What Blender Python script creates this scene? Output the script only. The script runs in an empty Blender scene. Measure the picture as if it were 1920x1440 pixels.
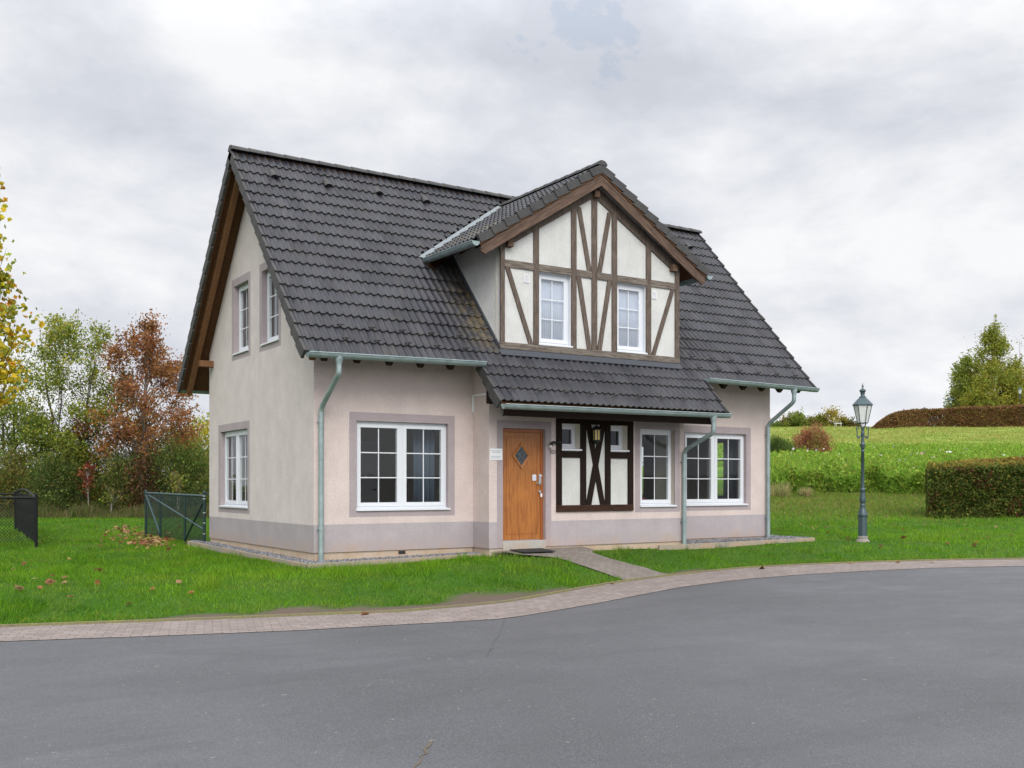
import bpy, bmesh, math, random
import numpy as np
from mathutils import Vector, Matrix

R_ = math.radians
sc = bpy.context.scene
COL = sc.collection
NP = np.random.default_rng(7)

# ------------------------------------------------------------------ camera frame
CAM = Vector((-6.80829, -17.02284, 1.20281))
_n = math.hypot(2985, 1920)
FS, FC = 2985 / _n, 1920 / _n
FX, FY = FC, FS            # view direction on the ground
RX, RY = FS, -FC           # right direction on the ground

def uw(u, w, z=0.0):
    return Vector((CAM.x + w * FX + u * RX, CAM.y + w * FY + u * RY, z))

def to_uw(x, y):
    dx, dy = x - CAM.x, y - CAM.y
    return dx * RX + dy * RY, dx * FX + dy * FY

# ------------------------------------------------------------------ material helpers
def mat(name, col=(.5, .5, .5), rough=.8, metal=0.0, spec=.5, build=None):
    m = bpy.data.materials.new(name)
    m.use_nodes = True
    nt = m.node_tree
    b = nt.nodes['Principled BSDF']
    b.inputs['Base Color'].default_value = (*col, 1)
    b.inputs['Roughness'].default_value = rough
    b.inputs['Metallic'].default_value = metal
    b.inputs['Specular IOR Level'].default_value = spec
    if build:
        build(nt, b)
    return m

class G:
    """small node-graph helper"""
    def __init__(s, nt):
        s.nt = nt
    def n(s, typ, **kw):
        o = s.nt.nodes.new(typ)
        for k, v in kw.items():
            setattr(o, k, v)
        return o
    def l(s, a, b):
        s.nt.links.new(a, b)
    def val(s, sock, v):
        if hasattr(v, 'is_output') or isinstance(v, bpy.types.NodeSocket):
            s.l(v, sock)
        else:
            sock.default_value = v
    def pos(s):
        return s.n('ShaderNodeNewGeometry').outputs['Position']
    def obj(s):
        return s.n('ShaderNodeTexCoord').outputs['Object']
    def uv(s):
        return s.n('ShaderNodeTexCoord').outputs['UV']
    def mapping(s, vec, scale=(1, 1, 1), loc=(0, 0, 0), rot=(0, 0, 0)):
        m = s.n('ShaderNodeMapping')
        s.l(vec, m.inputs['Vector'])
        m.inputs['Scale'].default_value = scale
        m.inputs['Location'].default_value = loc
        m.inputs['Rotation'].default_value = rot
        return m.outputs['Vector']
    def noise(s, vec, scale=5, detail=4, rough=.55, dist=0.0):
        o = s.n('ShaderNodeTexNoise')
        s.l(vec, o.inputs['Vector'])
        o.inputs['Scale'].default_value = scale
        o.inputs['Detail'].default_value = detail
        o.inputs['Roughness'].default_value = rough
        o.inputs['Distortion'].default_value = dist
        return o.outputs['Fac']
    def math(s, op, a, b=None, c=None, clamp=False):
        o = s.n('ShaderNodeMath', operation=op, use_clamp=clamp)
        s.val(o.inputs[0], a)
        if b is not None: s.val(o.inputs[1], b)
        if c is not None: s.val(o.inputs[2], c)
        return o.outputs[0]
    def ramp(s, fac, stops, interp='LINEAR'):
        o = s.n('ShaderNodeValToRGB')
        s.l(fac, o.inputs['Fac'])
        e = o.color_ramp.elements
        o.color_ramp.interpolation = interp
        while len(e) < len(stops):
            e.new(.5)
        for i, (p, c) in enumerate(stops):
            e[i].position = p
            if not hasattr(c, '__len__'): c = (c, c, c)
            e[i].color = (*c, 1) if len(c) == 3 else c
        return o.outputs['Color']
    def mix(s, fac, a, b, mode='MIX'):
        o = s.n('ShaderNodeMix', data_type='RGBA', blend_type=mode)
        s.val(o.inputs[0], fac)
        for k, v in ((6, a), (7, b)):
            if isinstance(v, (tuple, list)):
                o.inputs[k].default_value = (*v, 1) if len(v) == 3 else v
            else:
                s.l(v, o.inputs[k])
        return o.outputs[2]
    def range(s, v, a, b, c=0., d=1.):
        o = s.n('ShaderNodeMapRange', clamp=True)
        s.l(v, o.inputs[0])
        for i, q in enumerate((a, b, c, d)):
            o.inputs[i + 1].default_value = q
        return o.outputs[0]
    def sep(s, vec):
        o = s.n('ShaderNodeSeparateXYZ')
        s.l(vec, o.inputs[0])
        return o.outputs
    def comb(s, x, y, z):
        o = s.n('ShaderNodeCombineXYZ')
        for i, q in enumerate((x, y, z)): s.val(o.inputs[i], q)
        return o.outputs[0]
    def bump(s, h, b, strength=.3, dist=.01):
        o = s.n('ShaderNodeBump')
        o.inputs['Strength'].default_value = strength
        o.inputs['Distance'].default_value = dist
        s.l(h, o.inputs['Height'])
        s.l(o.outputs['Normal'], b.inputs['Normal'])

def plaster(name, col, dirt=.35, dirtcol=(.30, .28, .25)):
    def bld(nt, b):
        g = G(nt); p = g.pos()
        n1 = g.noise(p, 2.2, 6, .6)
        streak = g.noise(g.mapping(p, (9, 9, 1.1)), 2.0, 6, .65)
        fine = g.noise(p, 34, 4, .75)
        base = g.mix(g.range(n1, .3, .7), [c * .90 for c in col], [min(1, c * 1.07) for c in col])
        c2 = g.mix(g.math('MULTIPLY', g.range(streak, .48, .78), dirt), base, dirtcol)
        c3 = g.mix(g.range(fine, .38, .68, .0, .42), c2, [c * .6 for c in col])
        # splash dirt close to the ground
        z = g.sep(p)[2]
        spl = g.math('MULTIPLY', g.range(z, .26, -.02, 0, .75), g.range(n1, .35, .65))
        c4 = g.mix(spl, c3, (.42, .29, .19))
        g.l(c4, b.inputs['Base Color'])
        h = g.math('ADD', g.noise(p, 140, 3, .7), g.math('MULTIPLY', g.noise(p, 40, 3, .6), .9))
        g.bump(h, b, .8, .010)
    return mat(name, col, .93, 0, .2, bld)

def wood(name, c1, c2, axis='Z', scale=1.0, rough=.75, contrast=(.35, .7), rot=0.0):
    def bld(nt, b):
        g = G(nt); p = g.pos()
        st = {'Z': (14, 14, .9), 'X': (.9, 14, 14), 'Y': (14, .9, 14)}[axis]
        n = g.noise(g.mapping(g.mapping(p, (1, 1, 1), (0, 0, 0), (0, rot, 0)) if rot else p, [a * scale for a in st]), 2.0, 6, .65, .6)
        n2 = g.noise(p, 3.0, 4, .6)
        c = g.mix(g.range(n, *contrast), c1, c2)
        c = g.mix(g.range(n2, .45, .75, 0, .45), c, [q * .55 for q in c1])
        g.l(c, b.inputs['Base Color'])
        g.bump(n, b, .35, .006)
    return mat(name, c1, rough, 0, .5 if 'door' in name else .12, bld)

M = {}
M['plaster'] = plaster('pink_beige_render', (.66, .555, .520), .14)
M['plaster_gable'] = plaster('weathered_render', (.645, .575, .545), .22)
M['trim'] = plaster('mauve_trim_paint', (.41, .345, .355), .18)
M['base'] = plaster('grey_mauve_base_paint', (.44, .39, .405), .25)
M['base_gable'] = plaster('weathered_base_paint', (.40, .36, .37), .3)
M['plinth'] = plaster('cream_plinth_paint', (.60, .49, .38), .4)
M['white_render'] = plaster('off_white_render', (.64, .64, .61), .28, (.36, .37, .34))
M['inner'] = mat('room_wall', (.40, .36, .30), .9)
M['floor_in'] = mat('room_floor', (.16, .09, .05), .6)
M['pvc'] = mat('white_window_plastic', (.64, .66, .69), .35)
M['reveal_cream'] = mat('cream_reveal', (.62, .58, .48), .8)
M['concrete'] = plaster('edging_concrete', (.34, .31, .26), .5)

def _tile(nt, b):
    g = G(nt); uv = g.uv(); p = g.pos()
    x, y, _ = g.sep(uv)
    cell = g.comb(g.math('FLOOR', g.math('MULTIPLY', x, .5)), g.math('FLOOR', y), 0)
    wn = g.n('ShaderNodeTexWhiteNoise', noise_dimensions='3D')
    g.l(cell, wn.inputs['Vector'])
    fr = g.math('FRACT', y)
    base = g.mix(wn.outputs['Value'], (.011, .011, .016), (.035, .035, .042))
    n = g.noise(p, 3.5, 5, .65)
    base = g.mix(g.range(n, .48, .78, 0, .6), base, (.058, .053, .048))
    run = g.noise(g.mapping(p, (7, .6, .6)), 1.6, 5, .65)
    base = g.mix(g.range(run, .54, .72, 0, .55), base, (.062, .058, .052))
    nf = g.noise(p, 38, 4, .7)
    base = g.mix(g.range(nf, .55, .8, 0, .4), base, (.075, .072, .068))
    # painted shadow line with moss and dirt along the lower edge of every course
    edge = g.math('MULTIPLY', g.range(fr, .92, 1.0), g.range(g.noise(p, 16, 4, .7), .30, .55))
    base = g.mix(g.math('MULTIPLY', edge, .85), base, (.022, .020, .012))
    lich = g.range(g.noise(p, 9, 5, .7), .62, .72, 0, .7)
    base = g.mix(g.math('MULTIPLY', lich, g.range(fr, .6, 1.0)), base, (.11, .10, .055))
    # yellow lichen growing by the dormer cheek
    px, py, pz = g.sep(p)
    m = g.math('MULTIPLY', g.range(px, 2.7, 3.5), g.range(px, 3.75, 3.62))
    m = g.math('MULTIPLY', m, g.math('MULTIPLY', g.range(py, 1.6, .2), g.range(py, -.62, -.45)))
    m2 = g.math('MULTIPLY', m, g.range(g.noise(p, 7, 4, .7), .42, .62))
    base = g.mix(g.math('MULTIPLY', m2, .8), base, (.14, .105, .045))
    g.l(base, b.inputs['Base Color'])
    g.l(g.range(n, .3, .7, .38, .56), b.inputs['Roughness'])
    g.bump(nf, b, .25, .004)
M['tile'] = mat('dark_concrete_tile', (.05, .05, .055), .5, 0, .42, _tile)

def _zinc(nt, b):
    g = G(nt); p = g.pos()
    n = g.noise(p, 6, 5, .65)
    st = g.noise(g.mapping(p, (14, 14, 1.2)), 2, 4, .6)
    c = g.mix(g.range(n, .3, .7), (.215, .285, .285), (.33, .40, .40))
    c = g.mix(g.range(st, .55, .8, 0, .5), c, (.42, .47, .46))
    g.l(c, b.inputs['Base Color'])
    g.l(g.range(n, .3, .7, .38, .6), b.inputs['Roughness'])
M['zinc'] = mat('weathered_zinc', (.3, .35, .35), .5, .35, .5, _zinc)
M['lead'] = mat('grey_flashing', (.045, .05, .06), .55, 0, .4)
M['valley'] = mat('valley_zinc', (.20, .225, .235), .6, 0, .4)
M['timber'] = wood('weathered_timber', (.185, .145, .118), (.048, .037, .030), 'Z', 2.6, .85, (.36, .64))
M['timber_grey'] = wood('greyed_timber', (.24, .205, .17), (.060, .048, .040), 'X', 2.2, .85, (.36, .64))
M['timber_dark'] = wood('black_brown_timber', (.022, .013, .009), (.009, .006, .005), 'Z', 1.8)
M['timber_worn'] = wood('worn_dark_timber', (.062, .030, .019), (.015, .009, .007), 'X', 1.8)
M['step'] = plaster('grey_step_stone', (.46, .46, .43), .4)
M['soffit'] = wood('brown_boards', (.13, .062, .03), (.075, .034, .016), 'Y', 1.0)
M['rafter'] = wood('brown_rafter', (.050, .028, .016), (.025, .014, .009), 'Y', 1.2)
M['flyrafter'] = wood('reddish_fly_rafter', (.21, .105, .050), (.12, .058, .028), 'Y', 1.2)
M['barge_l'] = wood('barge_board_left', (.150, .098, .072), (.062, .042, .033), 'X', 1.4, .8, (.4, .62), R_(32))
M['barge_r'] = wood('barge_board_right', (.150, .098, .072), (.062, .042, .033), 'X', 1.4, .8, (.4, .62), R_(-32))
M['barge'] = wood('barge_board', (.17, .105, .072), (.075, .045, .033), 'X', 1.6, .75, (.4, .62))
M['door'] = wood('orange_oak_door', (.40, .145, .027), (.19, .058, .012), 'Z', 1.3, .38, (.44, .68))
M['doorframe'] = wood('door_frame_oak', (.34, .105, .026), (.24, .072, .018), 'Z', 1.1, .4)
M['steel'] = mat('brushed_steel', (.55, .56, .57), .3, .9)
M['black'] = mat('black_paint', (.010, .010, .011), .45)
M['white'] = mat('white_plastic', (.72, .73, .74), .5)
M['ink'] = mat('grey_ink', (.22, .26, .28), .8)
M['rubber'] = mat('black_rubber', (.018, .018, .019), .85)

def glassmat(name, tint, refl=1.65, alpha=.25):
    m = bpy.data.materials.new(name); m.use_nodes = True
    nt = m.node_tree; g = G(nt)
    for n in list(nt.nodes): nt.nodes.remove(n)
    out = g.n('ShaderNodeOutputMaterial')
    tr = g.n('ShaderNodeBsdfTransparent'); tr.inputs[0].default_value = (*tint, 1)
    gl = g.n('ShaderNodeBsdfGlossy'); gl.inputs['Roughness'].default_value = .015
    gl.inputs['Color'].default_value = (.95, .97, 1, 1)
    # a faint waviness of the panes
    bp = g.n('ShaderNodeBump'); bp.inputs['Strength'].default_value = .05; bp.inputs['Distance'].default_value = .02
    g.l(g.noise(g.pos(), 2.5, 2, .5), bp.inputs['Height']); g.l(bp.outputs['Normal'], gl.inputs['Normal'])
    fr = g.n('ShaderNodeFresnel')
    bk = g.n('ShaderNodeNewGeometry').outputs['Backfacing']
    g.l(g.math('ADD', g.math('MULTIPLY', bk, 1 / refl - refl), refl), fr.inputs['IOR'])
    mx = g.n('ShaderNodeMixShader')
    g.l(fr.outputs[0], mx.inputs[0]); g.l(tr.outputs[0], mx.inputs[1]); g.l(gl.outputs[0], mx.inputs[2])
    g.l(mx.outputs[0], out.inputs[0])
    return m
M['glass'] = glassmat('window_glass', (.86, .90, .88), 1.5)
M['glass_dim'] = glassmat('small_window_glass', (.30, .31, .34), 1.5)
M['glass_up'] = glassmat('upper_window_glass', (.95, .97, .98), 2.2)
M['lampglass'] = None
def _frost(nt, b):
    b.inputs['Transmission Weight'].default_value = .35
    b.inputs['Roughness'].default_value = .5
M['frost'] = mat('frosted_lamp_glass', (.82, .84, .80), .4, 0, .5, _frost)
M['amber'] = mat('amber_glass', (.62, .47, .16), .25, 0, .6)
M['curtain_white'] = mat('white_sheer_curtain', (.72, .72, .74), .95)
M['curtain_sheer'] = mat('sheer_grey_curtain', (.40, .44, .51), .95)
M['curtain_blue'] = mat('blue_grey_curtain', (.075, .095, .135), .95)
M['red_clay'] = mat('dark_red_clay', (.16, .03, .025), .7)
M['oak_furn'] = wood('table_oak', (.32, .13, .05), (.22, .09, .035), 'X', 1.0)

def leafmat(name, trans=.45, rough=.6):
    m = bpy.data.materials.new(name); m.use_nodes = True
    nt = m.node_tree; g = G(nt)
    b = nt.nodes['Principled BSDF']; out = nt.nodes['Material Output']
    a = g.n('ShaderNodeAttribute', attribute_name='Col')
    g.l(a.outputs['Color'], b.inputs['Base Color'])
    b.inputs['Roughness'].default_value = rough
    b.inputs['Specular IOR Level'].default_value = .12
    t = g.n('ShaderNodeBsdfTranslucent')
    g.l(a.outputs['Color'], t.inputs[0])
    mx = g.n('ShaderNodeMixShader'); mx.inputs[0].default_value = trans
    g.l(b.outputs[0], mx.inputs[1]); g.l(t.outputs[0], mx.inputs[2]); g.l(mx.outputs[0], out.inputs[0])
    return m
M['leaf'] = leafmat('leaf')
M['grass'] = leafmat('grass_blade', .45, .6)
M['bark'] = wood('bark', (.12, .095, .072), (.05, .042, .034), 'Z', .6, .95)
M['bark_pale'] = wood('pale_bark', (.30, .27, .23), (.14, .12, .10), 'Z', .6, .95)

# ------------------------------------------------------------------ mesh builder
class MB:
    def __init__(s):
        s.v = []; s.f = []; s.m = []; s.sm = []; s.mats = []; s.uv = None
    def mi(s, m):
        if m not in s.mats: s.mats.append(m)
        return s.mats.index(m)
    def face(s, pts, m, smooth=False):
        i = len(s.v); s.v += [tuple(p) for p in pts]
        s.f.append(list(range(i, i + len(pts)))); s.m.append(s.mi(m)); s.sm.append(smooth)
    def idx(s, verts, faces, m, smooth=False):
        i = len(s.v); s.v += [tuple(p) for p in verts]; k = s.mi(m)
        for f in faces:
            s.f.append([q + i for q in f]); s.m.append(k); s.sm.append(smooth)
    def hexa(s, c, m):
        """8 corners: bottom 4 ccw, top 4 ccw"""
        s.idx(c, [(3, 2, 1, 0), (4, 5, 6, 7), (0, 1, 5, 4), (1, 2, 6, 5), (2, 3, 7, 6), (3, 0, 4, 7)], m)
    def box(s, x0, x1, y0, y1, z0, z1, m):
        s.hexa([(x0, y0, z0), (x1, y0, z0), (x1, y1, z0), (x0, y1, z0), (x0, y0, z1), (x1, y0, z1), (x1, y1, z1), (x0, y1, z1)], m)
    def beam(s, p, q, a, b, m):
        """bar from p to q; a and b are half-extent vectors"""
        p, q, a, b = map(Vector, (p, q, a, b))
        s.hexa([p - a - b, p + a - b, p + a + b, p - a + b, q - a - b, q + a - b, q + a + b, q - a + b], m)
    def prism(s, poly, y0, y1, m):
        """polygon in xz (ccw seen from -y) between y0 (front) and y1"""
        n = len(poly)
        v = [(x, y0, z) for x, z in poly] + [(x, y1, z) for x, z in poly]
        f = [tuple(range(n)), tuple(range(2 * n - 1, n - 1, -1))]
        f += [(i + n, (i + 1) % n + n, (i + 1) % n, i) for i in range(n)]
        s.idx(v, f, m)
    def tube(s, pts, rad, m, n=10, cap=True, smooth=True):
        pts = [Vector(p) for p in pts]
        if not hasattr(rad, '__len__'): rad = [rad] * len(pts)
        v = []; f = []
        prev = None
        for i, p in enumerate(pts):
            d = (pts[min(i + 1, len(pts) - 1)] - pts[max(i - 1, 0)])
            if d.length < 1e-9: d = Vector((0, 0, 1))
            d.normalize()
            if prev is None:
                a = d.orthogonal().normalized()
            else:
                a = prev - d * prev.dot(d)
                a = a.normalized() if a.length > 1e-6 else d.orthogonal().normalized()
            prev = a; b = d.cross(a)
            for k in range(n):
                t = 2 * math.pi * k / n
                v.append(p + (a * math.cos(t) + b * math.sin(t)) * rad[i])
        for i in range(len(pts) - 1):
            for k in range(n):
                f.append((i * n + k, i * n + (k + 1) % n, (i + 1) * n + (k + 1) % n, (i + 1) * n + k))
        s.idx(v, f, m, smooth)
        if cap:
            s.face([v[k] for k in range(n - 1, -1, -1)], m)
            s.face(v[-n:], m)
    def lathe(s, prof, m, n=24, c=(0, 0, 0), smooth=True):
        v = []; f = []
        for r, z in prof:
            for k in range(n):
                t = 2 * math.pi * (k + .5) / n
                v.append((c[0] + r * math.cos(t), c[1] + r * math.sin(t), c[2] + z))
        for i in range(len(prof) - 1):
            for k in range(n):
                f.append((i * n + k, i * n + (k + 1) % n, (i + 1) * n + (k + 1) % n, (i + 1) * n + k))
        s.idx(v, f, m, smooth)
    def build(s, name, parent=None, bevel=0.0, mw=None):
        me = bpy.data.meshes.new(name)
        me.from_pydata(s.v, [], s.f)
        for m in s.mats: me.materials.append(m)
        me.polygons.foreach_set('material_index', s.m)
        me.polygons.foreach_set('use_smooth', s.sm)
        me.update()
        o = bpy.data.objects.new(name, me); COL.objects.link(o)
        if parent: o.parent = parent
        if mw is not None: o.matrix_local = mw
        if bevel:
            b = o.modifiers.new('bevel', 'BEVEL'); b.width = bevel; b.segments = 2; b.limit_method = 'ANGLE'
        return o

def tag(o, label=None, cat=None, group=None, kind=None):
    if label: o['label'] = label
    if cat: o['category'] = cat
    if group: o['group'] = group
    if kind: o['kind'] = kind
    return o

def empty(name, loc=(0, 0, 0), rz=0.0, label=None, cat=None, group=None):
    o = bpy.data.objects.new(name, None); COL.objects.link(o)
    o.location = loc; o.rotation_euler = (0, 0, rz); o.empty_display_size = .2
    return tag(o, label, cat, group)

def copy_thing(o, loc, label=None, scale=None):
    c = o.copy(); COL.objects.link(c); c.location = loc
    if label: c['label'] = label
    if scale: c.scale = (scale,) * 3
    for ch in o.children:
        d = ch.copy(); COL.objects.link(d); d.parent = c
        for g in ch.children:
            e = g.copy(); COL.objects.link(e); e.parent = d
    return c

def npmesh(name, verts, faces, m, cols=None, parent=None, uvs=None, smooth=False, loc=None):
    """verts (N,3); faces (M,k); cols (N,3) per vertex"""
    verts = np.asarray(verts, np.float32); faces = np.asarray(faces, np.int32)
    if loc is not None: verts = verts - np.asarray(loc, np.float32)
    me = bpy.data.meshes.new(name)
    k = faces.shape[1]
    me.vertices.add(len(verts)); me.vertices.foreach_set('co', verts.ravel())
    me.loops.add(faces.size); me.loops.foreach_set('vertex_index', faces.ravel())
    me.polygons.add(len(faces))
    me.polygons.foreach_set('loop_start', np.arange(0, faces.size, k, dtype=np.int32))
    me.polygons.foreach_set('loop_total', np.full(len(faces), k, np.int32))
    if smooth: me.polygons.foreach_set('use_smooth', np.ones(len(faces), bool))
    if cols is not None:
        ca = me.color_attributes.new('Col', 'FLOAT_COLOR', 'POINT')
        c4 = np.ones((len(verts), 4), np.float32); c4[:, :3] = cols
        ca.data.foreach_set('color', c4.ravel())
    if uvs is not None:
        ul = me.uv_layers.new(name='UVMap')
        ul.data.foreach_set('uv', np.asarray(uvs, np.float32)[faces.ravel()].ravel())
    me.materials.append(m); me.update(calc_edges=True); me.validate()
    o = bpy.data.objects.new(name, me); COL.objects.link(o)
    if parent: o.parent = parent
    if loc is not None and parent is None: o.location = loc
    return o

# ------------------------------------------------------------------ ground: kerb, road edge and height field
def zroad(u, w):
    return -.58 + .0215 * np.maximum(u, 0)
def px_curve(pts, dz):
    us, ws = [], []
    for px, py in pts:
        a = (px - 960) / 1920
        w = (1.78281 - dz) / ((py - 909) / 1920 + .0215 * max(a, 0))
        us.append(a * w); ws.append(w)
    return np.array(us), np.array(ws)
KU, KW = px_curve([(-1600, 1243), (-700, 1203), (-250, 1184), (0, 1175), (120, 1170.5), (240, 1166.5), (400, 1160.5), (560, 1154), (680, 1149.5), (760, 1146), (860, 1137.5), (960, 1127.5), (1060, 1109), (1100, 1101.5),
                   (1177, 1089), (1254, 1079.5), (1320, 1072), (1400, 1064.5), (1500, 1059), (1640, 1053.5), (1790, 1049.5), (1920, 1048), (2300, 1044), (3200, 1036)], .045)
EU, EW = px_curve([(-1600, 1275), (-700, 1232), (-250, 1213), (0, 1203.5), (120, 1199), (240, 1195), (400, 1189), (560, 1182.5), (700, 1174.5), (860, 1166), (950, 1160), (1010, 1150.5), (1107, 1134), (1201, 1115.6),
                   (1280, 1100.6), (1400, 1086), (1500, 1078), (1640, 1070), (1760, 1065), (1920, 1061.5), (2300, 1056), (3200, 1046.5)], .0)
def smooth_curve(U, W):
    uu = np.linspace(U[0], U[-1], 1500); ww = np.interp(uu, U, W)
    k = np.hanning(31); k /= k.sum()
    wp = np.pad(ww, 15, mode='edge'); ww2 = np.convolve(wp, k, 'valid')
    ww2[:8] = ww[:8]; ww2[-8:] = ww[-8:]
    return uu, ww2
KU, KW = smooth_curve(KU, KW); EU, EW = smooth_curve(EU, EW)
def ext(u, U, W):
    """curve value, running on straight beyond the measured part"""
    u = np.asarray(u, float)
    r = np.interp(u, U, W)
    return np.where(u < U[0], W[0] + (u - U[0]) * .05, np.where(u > U[-1], W[-1] + (u - U[-1]) * .12, r))
Kf = lambda u: ext(u, KU, KW)
Ef = lambda u: ext(u, EU, EW)
_t = np.arange(0, 900, .5)
def prof(knots):
    z = np.interp(_t, [k[0] for k in knots], [k[1] for k in knots])
    k = np.hanning(17); k /= k.sum()
    return np.convolve(np.pad(z, 8, mode='edge'), k, 'valid')
FARR = prof([(0, 0), (24, 0), (34, .25), (40, .65), (62, 3.1), (80, 5.1), (98, 6.8), (108, 7.25), (130, 7.3), (200, 7.2), (900, 6)])
FARL = prof([(0, 0), (24, 0), (42, .22), (60, .4), (900, .5)])
def sstep(x):
    x = np.clip(x, 0, 1); return x * x * (3 - 2 * x)
def ground(u, w):
    u = np.asarray(u, float); w = np.asarray(w, float)
    d = w - Kf(u)
    zk = zroad(u, w) + .035
    P = np.interp(u, [-14, -3.4, .4, 4, 7, 10, 20], [-.20, -.235, -.15, -.10, -.12, -.16, -.1])
    a = u / np.maximum(w, 4)
    k = sstep((a - .06) / .15)
    wc = np.clip(w, 0, 890)
    far = (1 - k) * np.interp(wc, _t, FARL) + k * np.interp(wc, _t, FARR)
    z = zk + (P - zk) * sstep(d / 3.1) ** .85 + far
    z = z + .018 * np.sin(u * 1.3 + 2) * np.sin(w * 1.1) * sstep((d - .8) / 2)
    return z
def gz(x, y):
    u, w = to_uw(x, y); return float(ground(u, w))

def strip(name, U0, mmat, fa, fb, za, zb, n=260, rows=6, kind='structure', crown=0.0):
    """sheet between two curves w=fa(u) and w=fb(u)"""
    us = U0; v = []; uvs = []
    A = np.stack([us, fa(us)], 1); s = np.concatenate([[0], np.cumsum(np.hypot(*np.diff(A, axis=0).T))])
    for i, u in enumerate(us):
        for j in range(rows + 1):
            t = j / rows
            w = fa(u) * (1 - t) + fb(u) * t
            z = za(u, w) * (1 - t) + zb(u, w) * t
            p = uw(u, w, z); v.append(p); uvs.append((s[i], t))
    f = [(i * (rows + 1) + j, (i + 1) * (rows + 1) + j, (i + 1) * (rows + 1) + j + 1, i * (rows + 1) + j + 1) for i in range(len(us) - 1) for j in range(rows)]
    return tag(npmesh(name, v, f, mmat, uvs=uvs, smooth=True), kind=kind)

def perp_pair(us):
    """road edge points matched to kerb points along the shortest way, so the strip bricks stay square"""
    A = np.stack([KU, KW], 1); B = np.stack([EU, EW], 1)
    return A, B

# road material
def _asph(nt, b):
    g = G(nt); p = g.pos()
    big = g.noise(g.mapping(p, (1, 1, 1)), .22, 5, .6, .4)
    mid = g.noise(p, 1.6, 5, .65)
    fine = g.noise(p, 85, 4, .8)
    vor = g.n('ShaderNodeTexVoronoi'); g.l(p, vor.inputs['Vector']); vor.inputs['Scale'].default_value = 95
    c = g.mix(g.range(big, .30, .70), (.052, .053, .058), (.103, .104, .113))
    c = g.mix(g.range(mid, .35, .7, 0, .5), c, (.082, .082, .086))
    c = g.mix(g.range(fine, .50, .72, 0, .9), c, (.21, .207, .205))
    st = g.noise(g.mapping(p, (.6, 2.2, 1), (0, 0, 0), (0, 0, R_(33))), .55, 5, .65, .8)
    c = g.mix(g.range(st, .52, .68, 0, .35), c, (.060, .060, .064))
    c = g.mix(g.range(g.noise(p, 5.5, 4, .7), .60, .75, 0, .5), c, (.058, .057, .058))
    c = g.mix(g.range(vor.outputs['Distance'], .0, .35, .55, 0), c, (.045, .045, .048))
    sp = g.noise(p, 13, 2, .5)
    c = g.mix(g.range(sp, .735, .76, 0, .8), c, (.24, .22, .19))
    g.l(c, b.inputs['Base Color'])
    g.l(g.range(mid, .3, .7, .62, .85), b.inputs['Roughness'])
    g.bump(g.math('ADD', fine, g.math('MULTIPLY', vor.outputs['Distance'], .8)), b, .6, .006)
M['asphalt'] = mat('asphalt', (.1, .1, .105), .8, 0, .4, _asph)

def brickmat(name, c1, c2, mortar, bw, bh, uvscale, rough=.85):
    def bld(nt, b):
        g = G(nt); uv = g.mapping(g.uv(), (*uvscale, 1)); p = g.pos()
        br = g.n('ShaderNodeTexBrick')
        g.l(uv, br.inputs['Vector'])
        br.inputs['Color1'].default_value = (*c1, 1); br.inputs['Color2'].default_value = (*c2, 1)
        br.inputs['Mortar'].default_value = (*mortar, 1)
        br.inputs['Scale'].default_value = 1.0
        br.inputs['Mortar Size'].default_value = .006
        br.inputs['Mortar Smooth'].default_value = .3
        br.inputs['Bias'].default_value = -.1
        br.inputs['Brick Width'].default_value = bw; br.inputs['Row Height'].default_value = bh
        n = g.noise(p, 3, 5, .65); nf = g.noise(p, 45, 4, .7)
        c = g.mix(g.range(n, .4, .75, 0, .55), br.outputs['Color'], [q * .62 for q in c1])
        c = g.mix(g.range(nf, .35, .7, 0, .35), c, [min(1, q * 1.35) for q in c2])
        g.l(c, b.inputs['Base Color'])
        h = g.math('SUBTRACT', g.math('MULTIPLY', nf, .35), br.outputs['Fac'])
        g.bump(h, b, .6, .008)
    return mat(name, c1, rough, 0, .3, bld)
M['brick'] = brickmat('pink_block_paving', (.185, .150, .134), (.262, .218, .198), (.070, .060, .050), .2, .1, (1, 1.06))
M['paver'] = brickmat('grey_brown_paving', (.160, .136, .114), (.225, .196, .170), (.065, .058, .045), .2, .1, (1, 1))

us = np.concatenate([np.linspace(-120, -14, 30), np.linspace(-13.5, 16, 240), np.linspace(17, 160, 30)])
strip('road', us, M['asphalt'], lambda u: -90 + 0 * np.asarray(u), Ef, zroad, zroad, rows=40)
# brick strip built on matched points so that it keeps its width round the bend
bu = []; bv = []; buv = []
s = 0; last = None
Bp = np.stack([EU, EW], 1)
kk = np.arange(0, 1500, 3)
jprev = 0
rowsN = 4
for q, i in enumerate(kk):
    a = np.array([KU[i], KW[i]])
    d = np.hypot(*(Bp - a).T); j = int(np.argmin(d)); j = max(j, jprev); jprev = j
    b_ = Bp[j]
    if last is not None: s += float(np.hypot(*(a - last)))
    last = a
    for r in range(rowsN + 1):
        t = r / rowsN; pt = b_ * (1 - t) + a * t
        bu.append(uw(pt[0], pt[1], float(zroad(pt[0], pt[1])) + .006 + .032 * t)); buv.append((s, t))
bf = [(i * (rowsN + 1) + j, (i + 1) * (rowsN + 1) + j, (i + 1) * (rowsN + 1) + j + 1, i * (rowsN + 1) + j + 1) for i in range(len(kk) - 1) for j in range(rowsN)]
tag(npmesh('pavement_strip', bu, bf, M['brick'], uvs=buv, smooth=True), kind='structure')
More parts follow.
